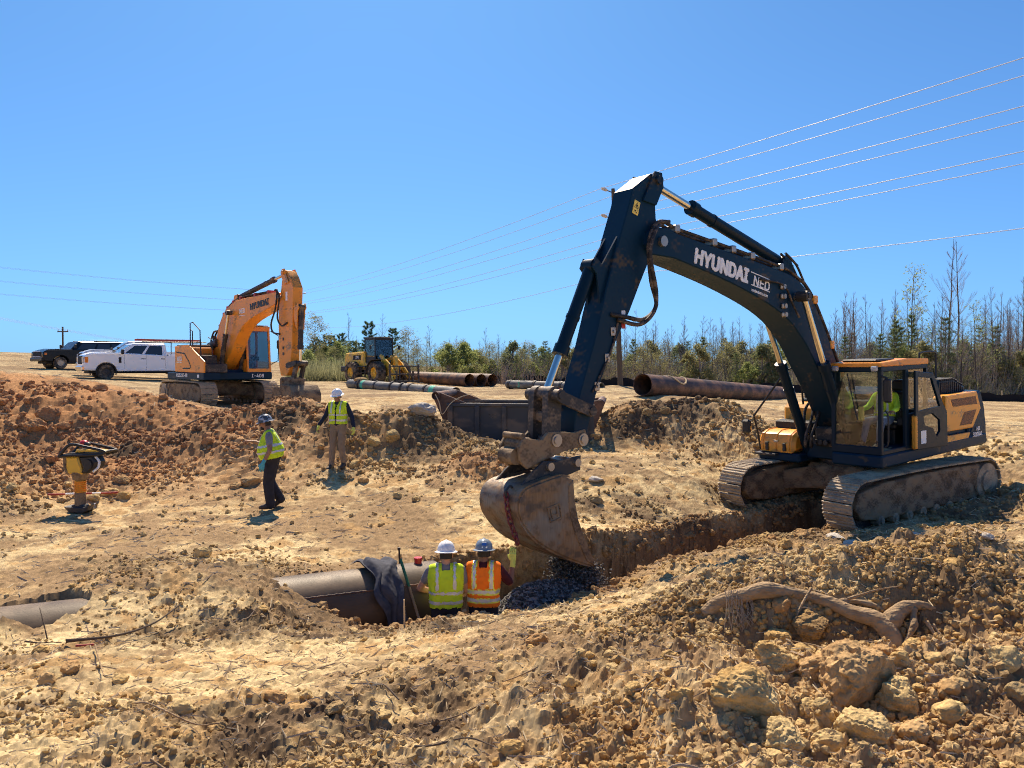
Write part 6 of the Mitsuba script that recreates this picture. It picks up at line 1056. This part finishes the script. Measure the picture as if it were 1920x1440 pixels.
def leaves(c, size, seed, aspect=1.6, droop=.3):
    r = np.random.default_rng(seed); n = len(c); d = r.normal(size=(n, 3)); d[:, 2] -= droop; d /= np.linalg.norm(d, axis=1, keepdims=True); w = np.cross(d, r.normal(size=(n, 3))); w /= np.linalg.norm(w, axis=1, keepdims=True); s = (size * r.uniform(.6, 1.4, n))[:, None]
    V = np.stack([c, c + d * s * .5 * aspect + w * s * .4, c + d * s * aspect, c + d * s * .5 * aspect - w * s * .4], 1).reshape(-1, 3); return tm(V, (np.array([[0, 1, 2], [0, 2, 3]])[None] + (np.arange(n) * 4)[:, None, None]).reshape(-1, 3))
def around(tips, k, s, seed):
    r = np.random.default_rng(seed); return np.repeat(tips, k, 0) + r.normal(size=(len(tips) * k, 3)) * s
def pine(seed, H, width=.20, tuft=46, bare=.12, whorls=15):
    r = np.random.default_rng(seed); tr = tube(curve([(r.normal(0, .04) * q, r.normal(0, .04) * q, H * q) for q in np.linspace(0, 1, 6)], 12), np.linspace(.10, .015, 12), 7, False); br, nd = [], []
    for k in range(whorls):
        f = bare + (.98 - bare) * k / (whorls - 1); m = r.integers(4, 7); off = r.uniform(0, 6)
        for j in range(m):
            az = off + j * 2 * PI / m + r.normal(0, .35); L = H * width * (1.12 - f) ** .8 * r.uniform(.35, 1.3); el = .15 + .55 * f + r.normal(0, .1); b = A(0, 0, H * f); e = b + A(math.cos(az) * math.cos(el), math.sin(az) * math.cos(el), math.sin(el)) * L; br.append(tube([b, (b + e) / 2 + A(0, 0, -.03 * L), e], [.022, .014, .006], 4, False))
            for g in (.45, .62, .78, .92, 1.04): nd.append((b + (e - b) * g, e - b))
    C, D = [], []
    for c, d in nd + [(A(0, 0, H * .99), A(0, 0, 1))]:
        q = r.normal(size=(tuft // 5, 3)); q = q / np.linalg.norm(q, axis=1, keepdims=True) + unit(d) * .7; C.append(np.tile(c, (len(q), 1))); D.append(q)
    C, D = np.vstack(C), np.vstack(D); D /= np.linalg.norm(D, axis=1, keepdims=True); w = np.cross(D, r.normal(size=D.shape)); w /= np.linalg.norm(w, axis=1, keepdims=True); Ls = r.uniform(.20, .36, (len(C), 1))
    V = np.stack([C + w * .022, C - w * .022, C + D * Ls], 1).reshape(-1, 3); return cat(tr, *br), tm(V, np.arange(len(V)).reshape(-1, 3))
def round_crown(seed, H, W, n, size, trunk_r=.12, low=.25, flat=.8):
    """trunk with limbs into leaf clumps"""
    r = np.random.default_rng(seed); cl = []; m = 34
    for k in range(m):
        f = r.uniform(low, 1.0); a = r.uniform(0, 2 * PI); R = W * math.sqrt(max(.02, 1 - abs((f - low) / (1 - low) * 2 - 1.05 + .3) ** 2.2)) * r.uniform(.25, 1); cl.append((A(R * math.cos(a), R * math.sin(a), H * f), r.uniform(.30, .8) * W * .40))
    tr = cat(tube(curve([(0, 0, 0), (.05, .0, H * .4), (-.05, .05, H * .95)], 10), np.linspace(trunk_r, .02, 10), 7, False), *[tube([(0, 0, max(.3, c[2] * .55)), c * A(.55, .55, .85), c], [.035, .022, .008], 4, False) for c, _ in cl])
    P = np.vstack([c + (q := r.normal(size=(n // m, 3))) / np.linalg.norm(q, axis=1, keepdims=True) * s * r.random((n // m, 1)) ** .45 * A(1, 1, flat) for c, s in cl]); return tr, leaves(P, size, seed + 1)
GROUPS = {}
def tree_group(name, parts):
    scene['tree_kind_' + name] = {'type': 'shapegroup', **{k: mikit.ply(m, b, smooth=False) for k, m, b in parts}}
for i in range(4): t_, b_, tips = branch_tree(100 + i, 10.0, .30 + .04 * (i % 2), 30, 6, .22, .95, .085); tree_group(f'bare{i}', [('trunk', t_, 'bark_dark'), ('crown', b_, 'bark_grey')])
for i in range(2): t_, b_, tips = branch_tree(110 + i, 10.0, .26, 28, 6, .30, 1.02, .075, two=True); tree_group(f'twin{i}', [('trunk', t_, 'bark_dark'), ('crown', b_, 'bark_grey')])
for i in range(2): t_, b_, tips = branch_tree(120 + i, 10.0, .34, 30, 7, .16, .80, .08); tree_group(f'budding{i}', [('trunk', t_, 'bark_dark'), ('crown', cat(b_), 'bark_grey'), ('leaves', leaves(around(tips, 2, .16, i), .10, i), 'spring_leaf')])
for i in range(2): t_, b_, tips = branch_tree(130 + i, 10.0, .44, 34, 8, .10, .62, .11); tree_group(f'leafy{i}', [('trunk', t_, 'bark_dark'), ('crown', b_, 'bark_grey'), ('leaves', leaves(around(tips, 4, .28, i), .13, i), 'olive_leaf')])
for i in range(3): w_, n_ = pine(140 + i, 8.0, .20 + .02 * i); tree_group(f'pine{i}', [('trunk', w_, 'bark_dark'), ('crown', n_, 'pine_needle')])
for i in range(2): w_, n_ = pine(150 + i, 8.0, .38, 190, .12, 15); tree_group(f'dark{i}', [('trunk', w_, 'bark_dark'), ('crown', n_, 'pine_dark')])
for i in range(3): w_, n_ = round_crown(160 + i, 4.0, 1.7, 4200, .12, .05, .05, .9); tree_group(f'bush{i}', [('trunk', w_, 'bark_grey'), ('crown', n_, ('bush_leaf', 'spring_leaf', 'olive_leaf')[i])])
def plant_tree(kind, x, y, h, base, label, cat_, group=None, name='tree', z=None):
    key = numbered(name); base = 4.2 if kind[:3] == 'bus' else 8.0 if kind[0] == 'p' else 8.4 if kind[0] == 'd' else 10.0; s = h / base; w = s ** .8; scene[key] = {'type': 'instance', 'shapegroup': {'type': 'ref', 'id': 'tree_kind_' + kind}, 'to_world': T(M4((x, y, (gz(x, y) if z is None else z) - .15), rot((0, 0, 1), random.uniform(0, 360)) @ np.diag([w, w, s])))}
    return tag(key, label, cat_, group)
HZ = 2.7
def spot(px, y): return (px - 960) / 1440 * y
def height_for(top, y, z): return (688 - top) / 1440 * y + HZ - z
random.seed(11)
FEATURE = [  # pixel column, depth, top row, kind, label
    (590, 70, 588, 'leafy0', 'wide grey budding tree right of the orange excavator arm'), (655, 78, 583, 'bare0', 'slim bare tree left of the wheel loader cab'), (715, 80, 585, 'bare1', 'slim bare tree rising behind the wheel loader cab'),
    (692, 74, 600, 'dark0', 'dark round-topped pine behind the wheel loader cab'), (737, 76, 612, 'dark1', 'dark ragged pine just right of the wheel loader cab'),
    (612, 76, 625, 'dark1', 'dark evergreen left of the wheel loader'), (640, 75, 622, 'dark0', 'second dark evergreen left of the wheel loader'), (765, 66, 612, 'leafy1', 'pale leafing tree right of the wheel loader'),
    (808, 68, 606, 'bare2', 'slender bare tree above the rusty pipe stack'), (912, 72, 612, 'bare3', 'slender bare tree above the ends of the rusty pipes'), (865, 68, 636, 'leafy0', 'low leafing tree behind the rusty pipes'), (1000, 66, 645, 'pine0', 'small pine left of the lowered stick'), (1022, 64, 638, 'pine1', 'second small pine left of the lowered stick'),
    (1190, 66, 577, 'bare0', 'bare pointed tree just right of the utility pole'), (1225, 72, 603, 'twin0', 'thin bare tree between pole and boom'), (1282, 68, 588, 'twin1', 'bare tree pair seen under the boom'), (1316, 70, 588, 'bare1', 'bare tree above a green pine under the boom'), (1318, 62, 630, 'pine2', 'bushy green pine under the boom'),
    (1375, 67, 598, 'twin0', 'cluster of bare stems under the boom'), (1430, 66, 600, 'bare2', 'bare tree beside the boom cylinder'), (1380, 60, 660, 'pine0', 'low pine beyond the big brown pipe'), (1403, 60, 672, 'bush1', 'yellow green bush beyond the big brown pipe'),
    (1604, 64, 545, 'bare3', 'bare tree right of the boom foot'), (1630, 68, 585, 'bare0', 'thin bare tree above the cab roof'), (1707, 66, 498, 'budding0', 'tall budding tree above the cab roof'), (1708, 63, 590, 'pine1', 'dark green pine above the cab roof'), (1680, 62, 600, 'pine2', 'broad pine above the cab roof'), (1650, 61, 625, 'pine0', 'narrow pine above the cab roof'), (1772, 62, 595, 'pine1', 'rounded evergreen above the cab rear'),
    (1778, 65, 446, 'bare1', 'left one of the two tallest bare trees at right'), (1800, 66, 450, 'bare2', 'right one of the two tallest bare trees at right'), (1830, 62, 565, 'budding1', 'leafing tree right of the two tallest bare trees'), (1862, 66, 535, 'bare3', 'bare tree near the right edge'), (1888, 70, 560, 'twin0', 'thin double-stemmed bare tree near the right edge'), (1918, 66, 515, 'twin1', 'bare trees at the right edge of the frame')]
for px, y, top, kind, lab in FEATURE:
    x = spot(px, y); z = gz(x, y); base = {'p': 8.0, 'd': 8.0}.get(kind[0], 10.0); base = 4.0 if kind.startswith('bush') else base
    if kind.startswith('dark'): base = 8.4
    plant_tree(kind, x, y, height_for(top, y, z), base, lab, 'bush' if kind.startswith('bush') else 'pine' if kind[0] in 'pd' else 'tree', None, 'bush' if kind.startswith('bush') else 'pine_tree' if kind[0] in 'pd' else 'tree', z)
# the rest of the wood behind the silt fence
def fill(n, px0, px1, y0, y1, top0, top1, kinds, lab, cat_, grp, base, name):
    for i in range(n):
        px = px0 + (px1 - px0) * (i + random.random()) / n; y = random.uniform(y0, y1); x = spot(px, y); z = gz(x, y); h = height_for(random.uniform(top0, top1), y, z)
        plant_tree(random.choice(kinds), x, y, max(h, 1.2), base, lab, cat_, grp, name, z)
BARE = ['bare0', 'bare1', 'bare2', 'bare3', 'twin0', 'twin1']
fill(30, 560, 1100, 70, 92, 622, 668, BARE + ['budding0', 'budding1'], 'thin grey tree in the far wood left of the large excavator', 'tree', 'trees of the far wood on the left', 10.0, 'tree')
fill(85, 1120, 1560, 63, 88, 590, 660, BARE, 'thin bare tree in the far wood behind the boom', 'tree', 'bare trees behind the boom', 10.0, 'tree')
fill(80, 1560, 2010, 60, 86, 530, 655, BARE + ['twin0', 'twin1'], 'thin bare tree in the dense wood at the right', 'tree', 'bare trees at the right', 10.0, 'tree')
fill(30, 960, 1560, 60, 80, 630, 690, ['pine0', 'pine1', 'pine2'], 'small pine at the front of the far wood', 'pine', 'small pines of the far wood', 8.0, 'pine_tree')
fill(14, 1560, 1980, 60, 80, 610, 680, ['pine0', 'pine1', 'pine2'], 'small pine among the bare trees at the right', 'pine', 'small pines at the right', 8.0, 'pine_tree')
fill(12, 572, 700, 71, 80, 622, 652, ['dark0', 'dark1'], 'dark evergreen in the clump left of the wheel loader', 'pine', 'dark evergreens left of the loader', 8.4, 'pine_tree')
fill(90, 560, 1000, 64, 76, 634, 694, ['leafy0', 'leafy1', 'bush1', 'budding1'], 'pale leafing bush behind the loader and pipes', 'bush', 'leafing bushes behind the loader', 6.5, 'bush')
fill(110, 940, 2000, 60, 76, 630, 700, ['bush0', 'bush1', 'bush2', 'leafy0', 'leafy1'], 'leafing bush in the undergrowth behind the silt fence', 'bush', 'bushes behind the silt fence', 6.0, 'bush')
fill(20, 545, 700, 62, 68, 672, 692, ['bush0', 'bush1', 'bush2'], 'low green bush at the edge of the clearing left of the loader', 'bush', 'bushes left of the loader', 4.6, 'bush')
def tuft_mass(n, seed, px0, px1, y0, y1, h0, h1, lean=.25, w=.03):
    r = np.random.default_rng(seed); px = r.uniform(px0, px1, n); y = r.uniform(y0, y1, n); x = (px - 960) / 1440 * y; z = ground(x, y, False)[0]; h = r.uniform(h0, h1, n) * r.uniform(.4, 1, n); c = np.stack([x, y, z - .1], 1); t = c + np.stack([r.normal(0, lean, n) * h, r.normal(0, lean, n) * h, h], 1); a = r.uniform(0, PI, n); q = np.stack([np.cos(a), np.sin(a), a * 0], 1) * w
    return tm(np.stack([c - q, c + q, t], 1).reshape(-1, 3), np.arange(3 * n).reshape(-1, 3))
add('dry_grass', tuft_mass(16000, 3, 540, 760, 60, 70, .6, 2.3), 'grass_blade', smooth=False); tag('dry_grass', 'tall pale grass at the edge of the clearing', None, None, 'stuff')
add('undergrowth', tuft_mass(30000, 4, 930, 2050, 60.5, 80, 1.0, 4.2, .35, .02), 'bark_grey', smooth=False); tag('undergrowth', 'grey brush filling the wood behind the silt fence', None, None, 'stuff')
add('brushwood', tuft_mass(11000, 6, 1480, 2060, 61, 84, 2.0, 7.0, .22, .018), 'bark_grey', smooth=False); tag('brushwood', 'dense grey saplings of the wood at the right', None, None, 'stuff')
add('brown_scrub', tuft_mass(14000, 5, 1300, 2050, 60.5, 72, .6, 2.4, .5, .03), 'grass_blade', smooth=False); tag('brown_scrub', 'dry brown scrub behind the silt fence', None, None, 'stuff')
